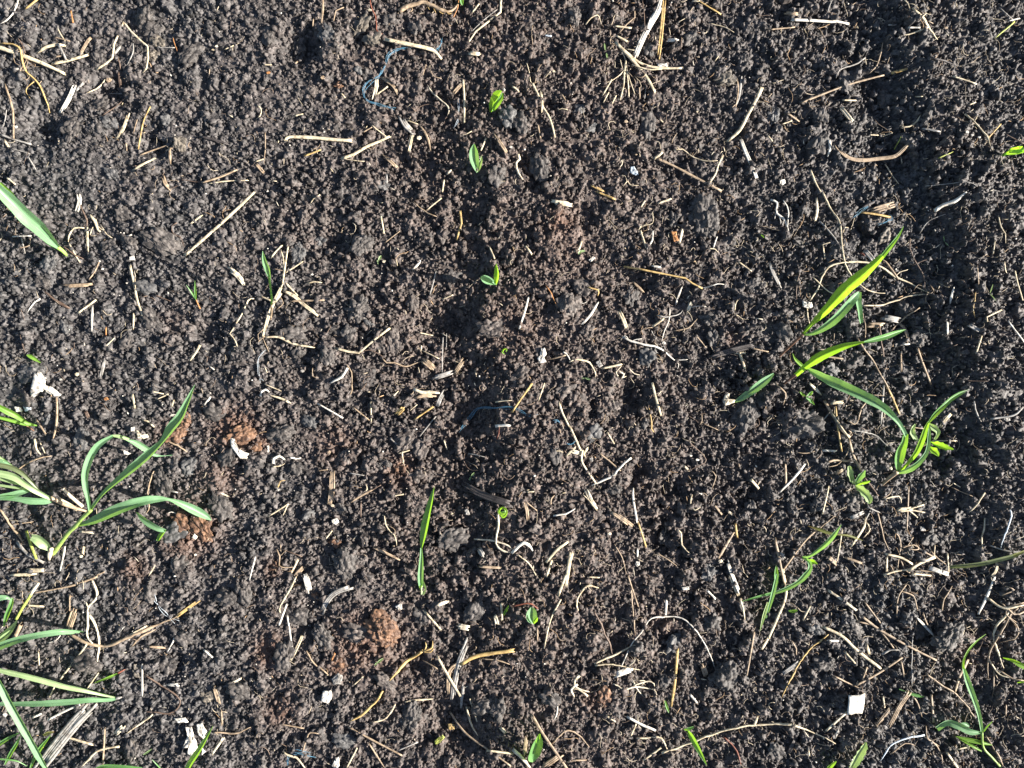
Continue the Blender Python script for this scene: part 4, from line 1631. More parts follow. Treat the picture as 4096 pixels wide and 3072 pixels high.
def build_line(tile, kind, tone, wd, pts, seed):
    """returns geometry parts, material"""
    k = tsc(tile); P = [tl(tile, p) for p in pts]; w_ = wd / k * (0.86 if kind in 'SsRC' else 1); r_ = np.random.default_rng(seed)
    if kind in 'Ss':
        C = lay(P, w_, kind == 's', True, 0, seed); n = len(C)
        V, F = tube(C, np.full(n, w_ / PPM), 0.7, 8 if w_ > 6 else 6, 0.13, (1, 0.85), 0.9, w_ > 8, seed); return [(V, degq(V, F))]
    if kind == 'R':
        C = lay(P, w_, False, False, 0, seed); n = len(C)
        C[:, :2] += np.column_stack([smooth1(r_.standard_normal(n), 3), smooth1(r_.standard_normal(n), 3)]) * min(0.0008, w_ / PPM * 0.5)
        V, F = tube(C, np.full(n, w_ / PPM), 0.85, 7, 0.2, (1.0, 0.35), 0.2, False, seed); return [(V, degq(V, F))]
    if kind == 'T':
        out = []; C0 = lay(P, w_, False, False, -0.0006, seed); n = len(C0)
        for q in range(4 if tone == 'u' else 2):
            C = C0 + np.column_stack([smooth1(r_.standard_normal(n), 5), smooth1(r_.standard_normal(n), 5), 0.3 * np.abs(smooth1(r_.standard_normal(n), 5))]) * 0.0026
            V, F = tube(C, np.full(n, max(0.0004, w_ / PPM * 0.30)), 1, 5, 0.2, (1, 0.6), 0.2, False, seed + q); out.append((V, degq(V, F)))
        return out
    if kind == 'C':
        if len(P) == 1: P = [(P[0][0] - w_ * .8, P[0][1]), (P[0][0] + w_ * .8, P[0][1])]
        C = lay(P, w_ * 0.6, False, True, 0, seed); n = len(C); out = []
        if w_ > 11:                                    # a split piece: several fibres side by side
            T = np.gradient(C, axis=0); T /= np.linalg.norm(T, axis=1)[:, None]; N = np.cross(T, (0, 0, 1)); N /= np.linalg.norm(N, axis=1)[:, None]
            m = 3 if w_ < 22 else 5
            for q in range(m):
                o = (q - (m - 1) / 2) / m * w_ / PPM * 0.95
                a, b = int(r_.integers(0, max(1, n // 6 + 1))), n - int(r_.integers(0, max(1, n // 6 + 1)))
                if b - a < 3: a, b = 0, n
                Cq = C[a:b] + N[a:b] * o; Cq = Cq + np.array([0, 0, (r_.random() - .5) * w_ / PPM * 0.12])
                V, F = tube(Cq, np.full(b - a, w_ / PPM / m * 1.5), 0.75, 6, 0.12, (0.8, 0.7), 1.2, False, seed + q); out.append((V, degq(V, F)))
            return out
        V, F = tube(C, np.full(n, w_ / PPM), 0.4, 8, 0.2, (0.6, 0.6), 1.0, True, seed); return [(V, degq(V, F))]
    if kind == 'K': return [lump(P[0][0], P[0][1], w_ , seed)]
    if kind in 'FB':
        if len(P) == 1:
            r = w_ * 0.62; a0 = r_.random() * 6.28; m = 6; x, y = P[0]
            P = [(x + r * (0.7 + 0.5 * r_.random()) * math.cos(a0 + i * 6.28 / m) * 1.2, y + r * (0.7 + .5 * r_.random()) * math.sin(a0 + i * 6.28 / m) * 0.85) for i in range(m)]
        sz = np.ptp(np.array(P), axis=0).mean() / PPM
        return [plate(P, 0.006 if kind == 'B' else min(0.0016, sz * 0.14), seed, 0.0003 if kind == 'B' else min(0.003, sz * 0.16))]
def material(kind, tone): return CLODM[tone] if kind == 'K' else DRY[tone]
tile = '00'; grp = None; seed = 100
for line in DATA.strip().splitlines():
    line = line.strip(); seed += 1
    if not line: continue
    if line[0] == '#': tile = line[1:3]; continue
    if line == 'E':
        root = link(grp['name'], None, None, grp['loc']); root.empty_display_size = 0.01
        for nm, parts, mat in grp['parts']:
            V, F = join(parts); c = V.mean(0); c[2] = V[:, 2].min()
            link(nm, mesh_from(nm, V - c, F, mat), root, tuple(c - np.array(grp['loc'])))
        tag(root, grp['label'], grp['cat']); ITEMS.append(dict(o=root, label=grp['label'], kind='G', tone='', pts=grp['pts'], w=5)); grp = None; continue
    if line[0] == 'G':
        a = [q.strip() for q in line[1:].split('|')]; grp = dict(name=a[0], label=a[1], cat=a[2], parts=[], loc=None, pts=None); continue
    part = None
    if line[0] == '-':
        _, part, line = line.split(' ', 2)
    a = [q.strip() for q in line.split('|')]; f = a[0].split(' ', 3)
    kind, tone, wd, pts = f[0], f[1], float(f[2]), parse_pts(f[3])
    parts = build_line(tile, kind, tone, wd, pts, seed); P = [tl(tile, p) for p in pts]
    if part:
        if grp['loc'] is None:
            x, y = P[0]; z = ground(x, y); grp['loc'] = (*at(x, y, z), z); grp['pts'] = P
        grp['parts'].append((part, parts, material(kind, tone))); continue
    V, F = join(parts); c = V.mean(0); c[2] = V[:, 2].min()
    label = a[1] if len(a) > 1 else None; cat = a[2] if len(a) > 2 else CATS[kind]
    nm = cat.replace(' ', '_') if len(a) > 2 else NAMES[kind]
    o = link(nm, mesh_from(nm, V - c, F, material(kind, tone), smooth=kind != 'K'), None, tuple(c))
    tag(o, label, cat, GROUPS[kind] if (len(a) < 3 or cat == CATS[kind]) else None)
    ITEMS.append(dict(o=o, label=label, kind=kind, tone=tone, pts=P, w=wd / tsc(tile), cat=cat))

# ------------------------------------------------------------------ green plants
def stem_geo(tile, pts, seed):
    k = tsc(tile); Q = spline([(*tl(tile, (x, y)), z * .001 * ZK, wd / k) for x, y, z, wd in pts], 7)
    g0 = np.array([ground(a, b, SM) for a, b in Q[:, :2]]); z = g0 * np.clip(1 - Q[:, 2] / .03, 0, 1) + g0.mean() * np.clip(Q[:, 2] / .03, 0, 1) + Q[:, 2]
    C = np.column_stack([np.array([at(a, b, q) for (a, b), q in zip(Q[:, :2], z)]), z])
    V, F = tube(C, Q[:, 3] / PPM * 0.95, 0.9, 8, 0.05, (1, 1), 0.0, False, seed); return V, degq(V, F)
# part, tone, tile, roll, [(x, y, z mm, width)...]
PLANTS = [
 ('grass_plant', 'large broad-leaved grass with an arched leaf and one tall slanting leaf, lower left', 'grass', [
   ('stem', 'e', '20', 0, [(450,1480,0,44),(520,1380,8,40),(600,1275,16,38),(660,1220,22,40),(720,1150,28,36),(785,1088,34,34)]),
   ('sheath', 's', '20', 0, [(425,1520,0,20),(430,1470,4,44),(445,1420,8,34)]),
   ('leaf', 'a', '20', -15, [(775,1095,34,18),(765,1000,40,36),(740,880,46,50),(742,760,52,62),(790,620,56,66),(860,520,58,56),(975,447,58,26)]),
   ('leaf_tip', 's', '20', 10, [(970,447,58,22),(1040,455,55,34),(1115,478,50,26)]),
   ('leaf_tip', 'a', '20', 10, [(1085,480,50,10),(1180,510,44,56),(1270,560,34,66),(1340,610,24,30),(1400,622,20,10),(1490,615,18,5)]),
   ('leaf', 'a', '20', 12, [(785,1088,34,30),(880,960,42,34),(1000,850,52,52),(1150,730,62,84),(1290,610,68,80),(1400,500,74,50),(1480,390,80,90),(1560,290,84,92),(1620,160,86,54),(1685,5,88,5)]),
   ('leaf', 'a', '20', 14, [(655,1226,22,16),(740,1205,28,44),(850,1165,34,84),(980,1105,40,100),(1120,1050,44,100),(1260,1010,42,84),(1370,995,38,60),(1460,998,34,26),(1560,1030,26,60),(1680,1085,18,80),(1780,1140,12,60),(1825,1175,10,8)]),
   ('leaf', 's', '20', 0, [(435,1432,6,40),(390,1385,10,95),(330,1340,12,92),(272,1320,12,60)])]),
 ('grass_shoot', 'short grass leaf bent over at its tip beneath the broad-leaved grass, lower left', 'grass', [
   ('leaf', 'm', '20', 0, [(1360,1355,2,20),(1390,1310,10,44),(1432,1265,20,16)]),
   ('leaf', 'a', '20', -10, [(1432,1268,20,30),(1370,1250,22,50),(1280,1200,20,58),(1220,1150,16,38),(1178,1108,12,6)])]),
 ('grass_plant', 'cut grass tussock with many narrow leaves entering from the left edge', 'grass', [
   ('stem', 't', '20', 0, [(745,1100,0,20),(600,1055,8,34),(430,985,18,40)]),
   ('stem', 's', '20', 0, [(715,1060,2,30),(620,980,8,30),(545,905,14,26)]),
   ('stem', 'p', '20', 0, [(670,1085,2,34),(590,1040,6,34),(510,995,12,26)]),
   ('leaf', 's', '20', 0, [(440,990,18,34),(330,930,26,56),(230,870,32,60),(120,800,36,70),(-60,760,40,60)]),
   ('leaf', 'v', '20', 0, [(350,930,20,12),(270,840,26,36),(180,760,30,44),(80,715,32,48),(-60,690,34,46)]),
   ('leaf', 'a', '20', 10, [(455,1010,16,16),(400,1010,20,60),(260,1005,26,64),(120,985,28,50),(-60,985,30,30)]),
   ('leaf', 'a', '20', 0, [(265,920,22,14),(180,938,26,50),(80,965,28,60),(-60,985,30,50)]),
   ('leaf', 's', '20', 0, [(140,735,22,8),(70,680,26,26),(-60,590,30,30)]),
   ('leaf', 'a', '20', 0, [(90,700,26,14),(40,670,28,36),(-60,665,30,36)]),
   ('leaf', 's', '20', 0, [(200,875,24,10),(120,845,28,40),(-60,790,30,50)]),
   ('leaf', 's', '20', 0, [(330,930,20,12),(200,905,24,22),(-60,865,28,26)])]),
 ('grass_shoot', 'small red-based grass shoot reaching out of the left edge, below the white plastic', 'grass', [
   ('stem', 'r', '20', 0, [(300,412,0,12),(260,380,4,16),(225,355,8,16)]),
   ('leaf', 'y', '20', 0, [(320,358,4,10),(240,335,10,34),(150,275,18,56),(60,230,24,60),(-60,170,30,50)]),
   ('leaf', 'y', '20', 0, [(320,360,4,8),(230,350,8,26),(120,320,14,32),(-60,275,22,22)])]),
 ('grass_seedling', 'wide blue-green blade slanting in from the left edge, upper left', 'grass', [
   ('stem', 'e', '10', 0, [(578,550,0,26),(540,510,5,34),(495,475,10,42)]),
   ('leaf', 'a', '10', -8, [(505,480,10,34),(440,410,18,92),(350,310,30,130),(240,215,42,140),(130,105,52,130),(20,0,60,100),(-80,-100,66,60)]),
   ('leaf', 'm', '10', 0, [(490,485,8,14),(420,440,14,30),(300,330,20,26),(150,200,26,30),(40,80,30,34),(-40,0,30,20)]),
   ('leaf', 'y', '10', 0, [(145,75,30,8),(110,30,34,46),(60,-20,38,50),(0,-80,40,30)])]),
 ('grass_shoot', 'tiny yellow-green leaf lying flat near the left edge', 'grass', [
   ('leaf', 'y', '10', 0, [(352,1475,1,10),(310,1445,4,34),(265,1420,6,38),(230,1408,7,10)]) ]),
 ('grass_sprout', 'tiny two-bladed green sprout with an orange base, left of the slender blade', 'grass', [
   ('stem', 'o', '10', 0, [(1740,1028,0,14),(1715,980,4,12),(1695,930,9,12)]),
   ('leaf', 'm', '10', 0, [(1695,930,9,10),(1660,870,14,18),(1610,803,18,4)]),
   ('leaf', 'm', '10', 0, [(1695,935,9,10),(1690,860,14,22),(1685,765,20,5)])]),
 ('grass_seedling', 'slender upright green blade at the dead grass clump, left of centre', 'grass', [
   ('stem', 't', '11', 0, [(122,1120,0,18),(132,1050,6,20),(138,980,14,20)]),
   ('leaf', 'm', '11', 30, [(136,990,12,18),(140,920,18,26),(130,820,26,28),(118,720,34,34)]),
   ('leaf_tip', 'a', '11', 0, [(118,735,33,30),(100,660,40,56),(75,590,46,48),(58,510,50,6)])]),
 ('grass_seedling', 'tall narrow twisted blade standing alone, below the centre', 'grass', [
   ('leaf', 's', '31', 0, [(826,92,0,18),(832,60,3,30),(822,25,6,24)]),
   ('leaf', 'y', '31', 0, [(818,70,2,10),(816,50,5,16),(822,20,9,10)]),
   ('leaf', 'a', '21', 0, [(1424,1740,6,40),(1424,1660,12,58),(1428,1580,18,52),(1430,1490,24,34),(1428,1415,28,16)]),
   ('leaf', 'm', '21', 24, [(1430,1420,28,14),(1445,1330,34,54),(1468,1210,42,76),(1495,1090,48,62),(1518,990,54,42),(1540,885,60,4)])]),
 ('seedling', 'topmost lime green leaf seedling, above and right of the pale blue-green one', 'seedling', [
   ('leaf', 'y', '01', 20, [(2030,968,0,22),(2045,900,8,66),(2075,850,16,92),(2105,810,22,70),(2122,786,25,12)]),
   ('leaf', 'm', '01', -20, [(2045,960,1,16),(2080,900,10,50),(2115,850,16,44),(2130,800,20,10)])]),
 ('seedling', 'pale blue-green oval-leaved seedling, top centre', 'seedling', [
   ('leaf', 'a', '01', 0, [(1912,1492,0,14),(1895,1420,8,66),(1885,1350,16,94),(1883,1290,21,80),(1885,1244,25,14)]),
   ('leaf', 's', '01', -10, [(1915,1485,1,14),(1930,1430,6,44),(1945,1385,10,28),(1948,1345,12,4)])]),
 ('seedling', 'two-leaved seedling with one round blue-green leaf and one upright lime leaf, centre', 'seedling', [
   ('leaf', 'a', '11', 0, [(2085,795,0,20),(2040,780,5,50),(1990,760,9,80),(1955,745,11,66),(1938,740,12,20)]),
   ('leaf', 'y', '11', 30, [(2070,795,1,24),(2082,745,10,56),(2085,700,18,50),(2080,660,24,34),(2075,618,30,5)])]),
 ('seedling', 'tiny curled bright green shoot beside the white lump at the centre', 'seedling', [
   ('leaf', 'y', '11', 0, [(2150,1400,1,10),(2132,1385,4,16),(2135,1365,7,18),(2155,1355,9,14),(2168,1365,10,12),(2160,1380,10,8)])]),
 ('seedling', 'round leaf seedling with a bright inner leaf, low centre near the thick upright stalk', 'seedling', [
   ('leaf', 'a', '32', 0, [(105,235,1,10),(98,215,5,44),(97,190,10,62),(97,165,13,52),(95,155,14,16)]),
   ('leaf', 'y', '32', 0, [(105,235,3,10),(118,215,12,24),(126,205,14,10)])]),
 ('seedling', 'lowest seedling, an upright oval leaf with small holes at the bottom edge', 'seedling', [
   ('leaf', 'm', '32', 18, [(135,783,20,10),(128,810,18,50),(115,850,12,66),(103,890,5,58),(104,922,0,10)]),
   ('leaf', 'y', '32', 0, [(140,835,8,8),(128,815,16,28),(138,782,22,8)]),
   ('hole', 's', '32', 0, [(90,842,17,5),(94,848,17,9),(98,854,17,5)])]),
 ('grass_sprout', 'small bright green sprout beside two short straws, below centre', 'grass', [
   ('leaf', 'y', '31', 0, [(1228,192,0,10),(1240,170,4,16),(1252,145,8,5)])]),
 ('seedling', 'green leaf tip poking in from the top edge at centre', 'leaf', [
   ('leaf', 'm', '01', 0, [(1770,-60,6,20),(1775,-20,6,36),(1780,20,4,32),(1785,45,2,8)])]),
 ('seedling', 'lime green seedling at the right edge, upper part', 'seedling', [
   ('leaf', 'm', '03', 0, [(2022,1348,0,10),(2080,1330,8,40),(2150,1315,14,48),(2215,1290,18,40),(2270,1270,20,10)]),
   ('leaf', 'y', '03', 20, [(2040,1335,2,14),(2100,1300,10,40),(2160,1285,16,40),(2200,1265,20,10)]),
   ('leaf', 'y', '03', 0, [(2120,1320,8,10),(2170,1315,14,36),(2230,1300,18,30)])]),
 ('grass_shoot', 'tallest grass shoot with a long pointed leaf and a bent-over leaf, right side', 'grass', [
   ('stem', 'r', '13', 0, [(92,1425,0,24),(170,1350,10,24),(240,1285,18,26),(305,1225,26,26)]),
   ('leaf', 'y', '13', 22, [(300,1230,26,24),(400,1120,34,44),(520,1000,46,80),(660,850,58,104),(790,740,68,104),(900,640,76,78),(990,550,82,46)]),
   ('leaf_tip', 'm', '13', 0, [(975,570,81,44),(1060,465,86,40),(1125,380,88,24),(1172,296,90,4)]),
   ('leaf', 'a', '13', -12, [(300,1232,26,14),(380,1222,30,34),(480,1170,36,64),(590,1080,42,84),(690,970,46,92),(750,905,46,66),(785,868,44,26)]),
   ('leaf_tip', 'a', '13', 0, [(785,865,44,44),(775,940,38,62),(790,1040,30,54),(805,1133,24,34)])]),
 ('grass_shoot', 'grass shoot with one long level lime blade and a short curled leaf, right side', 'grass', [
   ('stem', 'r', '13', 0, [(140,1655,0,20),(190,1615,8,22),(245,1575,14,26)]),
   ('leaf', 'y', '13', 10, [(240,1580,14,40),(310,1520,22,54),(420,1440,32,82),(540,1380,40,84),(660,1335,46,62),(760,1310,50,36),(830,1297,52,16)]),
   ('leaf_tip', 'm', '13', 0, [(820,1298,52,14),(920,1275,50,46),(1020,1248,48,54),(1110,1215,44,40),(1190,1188,40,4)]),
   ('leaf', 'y', '13', 0, [(330,1530,14,14),(280,1490,18,34),(235,1445,22,24),(213,1395,25,4)])]),
 ('grass_seedling', 'short blue-green blade ending in a fluffy cream scrap, right of centre', 'grass', [
   ('leaf', 'a', '22', 0, [(2262,-90,14,16),(2200,-40,14,66),(2120,20,12,84),(2040,80,9,70),(1975,125,6,50),(1925,155,4,16)])]),
 ('grass_shoot', 'grass shoot with a very long leaf arching to the upper left, right side', 'grass', [
   ('stem', 't', '23', 0, [(975,885,0,18),(1040,820,8,34),(1115,760,18,44)]),
   ('leaf', 'm', '23', 14, [(1130,750,18,30),(1125,690,24,66),(1140,590,32,88),(1175,500,40,60),(1185,430,46,46)]),
   ('leaf_blade', 'a', '23', -6, [(1192,450,46,40),(1150,370,50,42),(1095,300,52,54),(1010,220,52,76),(900,150,50,92),(760,80,46,100),(620,15,40,104),(500,-40,34,88),(390,-100,26,60),(330,-140,20,12)]),
   ('leaf', 'y', '23', 10, [(1150,745,20,24),(1210,680,28,34),(1280,590,36,48),(1325,490,42,54),(1355,400,48,46),(1388,325,52,22)]),
   ('leaf_tip', 't', '23', 0, [(1385,335,52,20),(1440,265,54,42),(1510,195,54,44),(1580,130,52,40),(1660,80,50,32),(1750,45,48,4)]),
   ('leaf', 'a', '23', -10, [(1120,768,18,20),(1190,745,24,56),(1270,700,30,58),(1340,630,34,50),(1375,560,36,44),(1388,450,38,34),(1390,360,38,14)])]),
 ('weed_seedling', 'frilly toothed weed partly hidden behind the long-leaved shoot, right side', 'weed', [
   ('leaf', 's', '23', 0, [(1300,495,6,16),(1255,450,10,50),(1245,400,12,44),(1272,345,12,14)]),
   ('leaf', 's', '23', 0, [(1390,345,8,20),(1430,380,12,60),(1465,420,12,46),(1440,480,8,20)]),
   ('leaf', 'y', '23', 15, [(1400,500,8,30),(1450,520,16,56),(1530,550,22,60),(1605,565,26,8)]),
   ('leaf', 'y', '23', 0, [(1395,540,6,20),(1420,570,12,66),(1455,600,14,50),(1475,625,15,6)]),
   ('stem', 'k', '23', 0, [(1290,520,2,14),(1340,525,5,16),(1400,510,8,16)])]),
 ('weed_seedling', 'four-leaved toothed weed seedling beside the stubble clump, lower right', 'weed', [
   ('leaf', 's', '23', 0, [(745,868,2,20),(720,820,8,46),(705,765,14,60),(700,720,17,44),(706,706,18,14)]),
   ('leaf', 'a', '23', 0, [(760,870,4,16),(775,825,10,54),(810,780,16,60),(838,745,20,14)]),
   ('leaf', 'y', '23', 0, [(770,870,3,14),(810,855,10,30),(855,845,14,32),(882,838,16,6)]),
   ('leaf', 's', '23', 0, [(755,880,2,22),(800,910,8,66),(845,960,12,78),(875,1010,12,56),(868,1034,11,12)])]),
 ('weed_seedling', 'small bright green seedling above the large crumbly dark clod, right side', 'weed', [
   ('leaf', 'm', '23', 0, [(335,108,1,8),(360,90,6,34),(385,62,9,12)]),
   ('leaf', 'm', '23', 0, [(330,118,1,10),(360,135,6,36),(400,180,9,8)]),
   ('leaf', 'y', '23', 0, [(325,105,1,8),(295,88,6,24),(275,65,8,5)])]),
 ('grass_shoot', 'drooping grass shoot with thin folded leaves beside a long tan straw, lower right', 'grass', [
   ('stem', 'r', '23', 0, [(205,1470,0,18),(260,1485,6,18),(300,1498,12,20)]),
   ('leaf', 'a', '23', 10, [(295,1495,12,18),(360,1485,18,26),(440,1430,24,34),(510,1370,30,44),(570,1300,36,40),(634,1215,42,4)]),
   ('leaf', 'a', '23', 0, [(298,1500,12,14),(350,1530,18,36),(362,1590,20,44),(320,1650,16,56),(260,1710,12,44),(150,1770,8,40),(-20,1830,4,10)]),
   ('leaf', 'y', '23', 0, [(355,1520,14,8),(385,1535,18,50),(428,1556,20,8)]),
   ('leaf', 'a', '33', 0, [(45,-10,18,14),(30,60,14,24),(12,130,8,20),(-10,210,3,5)]),
   ('leaf', 's', '32', 0, [(1269,130,12,12),(1250,190,8,18),(1230,270,3,4)]),
   ('leaf', 'm', '32', 0, [(1290,82,6,10),(1210,105,8,12),(1140,126,6,4)])]),
 ('grass_seedling', 'half-withered yellow and brown blade curving above the drooping shoot, lower right', 'grass', [
   ('leaf', 'o', '23', 0, [(820,1352,3,6),(760,1330,5,18),(690,1308,7,20),(600,1300,8,14),(520,1285,8,30),(440,1255,7,32),(345,1225,4,6)])]),
 ('grass_seedling', 'dull olive blade lying level at the right edge, lower right', 'grass', [
   ('leaf', 'v', '23', 0, [(1568,1580,4,30),(1700,1570,8,40),(1850,1550,10,40),(2000,1515,10,40),(2130,1480,9,36),(2220,1440,8,20)]),
   ('leaf_tip', 'o', '23', 0, [(2120,1482,10,34),(2200,1450,10,26),(2280,1410,8,6)])]),
 ('grass_seedling', 'dark green leaf tip beside a straw stub, lower right', 'grass', [
   ('leaf', 'm', '23', 0, [(72,1568,10,8),(70,1610,10,34),(70,1665,8,44),(75,1740,4,16)])]),
 ('grass_plant', 'grass plant with a level blunt leaf cut by the left edge, lower left', 'grass', [
   ('stem', 'k', '30', 0, [(155,90,22,12),(110,160,16,14),(80,215,12,14)]),
   ('stem', 'c', '30', 0, [(192,35,26,12),(170,62,24,16),(150,95,22,14)]),
   ('leaf', 'a', '30', 0, [(405,274,6,30),(370,272,14,34),(300,275,24,34),(200,290,30,34),(100,312,30,38),(20,340,26,42),(-50,370,20,30)]),
   ('leaf', 's', '30', 0, [(85,222,14,8),(60,260,18,30),(20,300,20,44),(-40,350,18,30)]),
   ('leaf', 'm', '30', 0, [(64,110,20,14),(55,150,20,26),(35,200,16,26),(20,250,12,10)]),
   ('leaf', 'a', '30', 0, [(60,118,20,10),(35,105,24,22),(-10,110,26,34),(-50,125,26,30)])]),
 ('grass_plant', 'grass plant with two long pale leaves fanning left from one node, bottom left', 'grass', [
   ('leaf', 's', '30', 0, [(590,606,2,8),(520,590,8,14),(430,568,16,24),(320,545,24,30),(200,512,30,34),(90,485,34,32),(-50,455,36,24)]),
   ('leaf', 'a', '30', 0, [(590,606,2,8),(540,612,6,22),(450,612,12,28),(340,622,16,34),(200,630,18,34),(80,632,16,24),(-50,634,14,16)]),
   ('node', 'y', '30', 0, [(565,608,2,10),(585,604,4,16),(605,602,2,8)])]),
 ('grass_seedling', 'broad pale blade slanting across the bottom left corner', 'grass', [
   ('leaf', 'a', '30', 0, [(235,960,10,20),(205,905,16,38),(150,805,24,44),(90,700,30,46),(40,610,34,44),(-15,500,36,34)])]),
 ('grass_plant', 'cluster of narrow dark green leaves in the bottom left corner', 'grass', [
   ('leaf', 'm', '30', 0, [(150,955,2,8),(175,900,8,20),(205,850,14,22),(252,790,20,4)]),
   ('leaf', 'm', '30', 0, [(25,935,2,8),(55,880,8,20),(85,830,14,16),(105,785,18,4)]),
   ('leaf', 'm', '30', 0, [(95,778,12,4),(50,800,12,16),(-30,850,8,24)]),
   ('leaf', 'm', '30', 0, [(135,942,2,4),(80,915,6,9),(-20,905,8,10)]),
   ('leaf', 'o', '30', 0, [(215,790,6,10),(240,778,8,20),(268,772,8,8)])]),
 ('grass_shoot', 'small yellow-green shoot with a reddish seed end, lower left', 'grass', [
   ('leaf', 'y', '30', 0, [(582,484,1,8),(550,498,5,14),(510,514,6,10),(468,531,5,3)])]),
 ('grass_seedling', 'bright green pointed blade rising from the bottom edge beside the white flakes', 'grass', [
   ('leaf', 'm', '30', 15, [(920,975,4,26),(950,920,12,34),(990,860,20,28),(1025,800,28,16),(1057,742,34,3)]),
   ('leaf', 'm', '30', 0, [(800,955,4,10),(780,935,8,8),(755,910,10,3)])]),
 ('grass_seedling', 'dark green leaf lying level along the bottom edge, left', 'grass', [
   ('leaf', 'm', '30', 0, [(470,955,6,6),(520,942,8,24),(600,944,8,24),(705,950,6,8)])]),
 ('grass_shoot', 'tiny pale green leaf bit left of the bright pointed blade at the bottom', 'grass', [
   ('leaf', 's', '30', 0, [(710,887,2,4),(730,874,4,10),(752,858,5,3)])]),
 ('grass_seedling', 'dark green blade with a curled base crossing the very long curved stalk, bottom', 'grass', [
   ('leaf', 'm', '32', 0, [(872,770,2,10),(885,790,8,26),(910,835,16,30),(940,890,22,20),(965,938,26,3)]),
   ('leaf', 'm', '32', 0, [(852,760,3,6),(872,758,6,20),(900,748,7,12)])]),
 ('grass_sprout', 'tiny green leaf left of the upright golden straw, bottom', 'grass', [
   ('leaf', 'm', '32', 0, [(778,678,1,4),(768,650,4,14),(758,618,6,8)])]),
 ('grass_plant', 'grass shoot with a tall thin leaf and a hooked side leaf, bottom right', 'grass', [
   ('stem', 'e', '33', 0, [(1165,960,0,14),(1110,900,6,12),(1068,850,10,12),(1060,775,16,14)]),
   ('leaf', 'a', '33', 0, [(1060,775,16,16),(1045,690,24,22),(1020,610,30,28),(990,530,34,32),(970,460,34,18)]),
   ('leaf_tip', 'y', '33', 0, [(985,510,34,26),(966,440,32,12),(985,380,28,12),(1025,330,22,10),(1080,288,16,3)]),
   ('leaf', 'a', '33', 0, [(1060,776,16,10),(1000,770,18,32),(940,740,16,38),(885,725,12,34),(835,755,8,30)]),
   ('leaf', 'y', '33', 0, [(1112,838,8,4),(1060,825,12,20),(1000,812,12,24),(935,795,10,5)]),
   ('leaf', 'y', '33', 0, [(1060,868,10,8),(1010,840,12,16),(930,795,8,4)]),
   ('leaf', 'm', '33', 0, [(1068,770,14,8),(1085,745,16,10),(1112,720,18,3)]),
   ('leaf', 'a', '33', 0, [(945,735,4,8),(975,732,5,22),(998,745,4,8)])]),
 ('grass_sprout', 'bright green leaf on the splayed rooted stub, bottom right', 'grass', [
   ('leaf', 'm', '33', 0, [(650,560,4,4),(700,580,6,14),(740,592,7,16),(775,598,7,3)])]),
 ('weed_leaf', 'toothed light green leaf rising from the bottom edge, right of centre', 'weed', [
   ('leaf', 's', '33', 0, [(400,975,2,20),(425,930,8,44),(450,885,14,48),(475,845,18,36),(484,824,19,10)])]),
 ('weed_leaf', 'small yellow-green leaf at the bottom edge, left of the toothed light green leaf', 'weed', [
   ('leaf', 'y', '33', 0, [(285,965,2,8),(312,938,6,26),(338,918,8,6)])]),
 ('grass_plant', 'yellow-green leaf tips at the right edge below the root bundle', 'grass', [
   ('leaf', 'y', '33', 0, [(1165,405,4,4),(1210,418,8,16),(1250,440,10,28),(1310,470,10,20)]),
   ('leaf', 'y', '33', 0, [(1235,528,4,6),(1260,524,6,12),(1300,530,6,8)])]),
 ('weed_seedling', 'minute lime leaf above left of the gold thin stem, lower right', 'weed', [
   ('leaf', 'y', '33', 0, [(102,172,1,6),(122,174,4,18),(146,170,5,8)])]),
]
def cot(name, label, tile, leaves, tone='s'):
    PLANTS.append((name, label, 'sprout', [('leaf', tone, tile, 0, [(x - dx, y - dy, 2, w_ * .35), (x, y, 3, w_), (x + dx, y + dy, 3, w_ * .35)]) for (x, y, dx, dy, w_) in leaves]))
cot('sprout', 'minute two-leaved pale sprout beside a cream crumb, left of the two-leaved seedling', '11', [(1072,570,10,-20,28),(1053,605,3,18,16)])
cot('sprout', 'minute pale sprout with two leaves under a short straw, right of the two-leaved seedling', '12', [(585,522,-8,16,26),(610,512,22,-3,22)])
cot('sprout', 'minute pale sprout right of the white lump at the centre', '12', [(615,1608,12,4,16),(655,1614,22,8,22)])
cot('sprout', 'minute pale double leaf above the dark buried stick, centre', '21', [(1873,782,12,-16,20),(1850,815,-6,18,16)])
cot('sprout', 'minute pale green leaf below the big orange-brown clod', '31', [(615,420,16,-12,14),(595,435,-6,8,10)])
cot('sprout', 'minute green and red sprout left of the straw fan', '02', [(803,405,4,30,16),(820,480,4,22,16)])
cot('sprout', 'minute thin green sprout in the dark trough, upper right', '13', [(1520,405,3,26,10),(1545,450,16,14,10)])
cot('sprout', 'minute dim green sprout on a grey crumb near the right edge', '13', [(1930,840,-14,42,11),(1945,910,24,30,8)])
cot('sprout', 'minute lime crumb of leaf right of centre in the upper half', '12', [(2165,382,14,14,14)], 'y')
PLANTS.append(('seedling', 'curled cup-shaped bright green seedling right below the thick dark buried stick', 'seedling', [
   ('leaf', 'y', '21', 0, [(2108,1128,18,10),(2098,1105,22,20),(2108,1078,24,24),(2130,1068,26,24),(2155,1080,27,24),(2164,1108,27,24),(2152,1138,25,24),(2130,1150,23,22),(2112,1135,21,12)]),
   ('leaf', 'm', '21', 0, [(2105,1112,6,14),(2125,1120,8,50),(2150,1112,10,50),(2160,1105,10,8)])]))
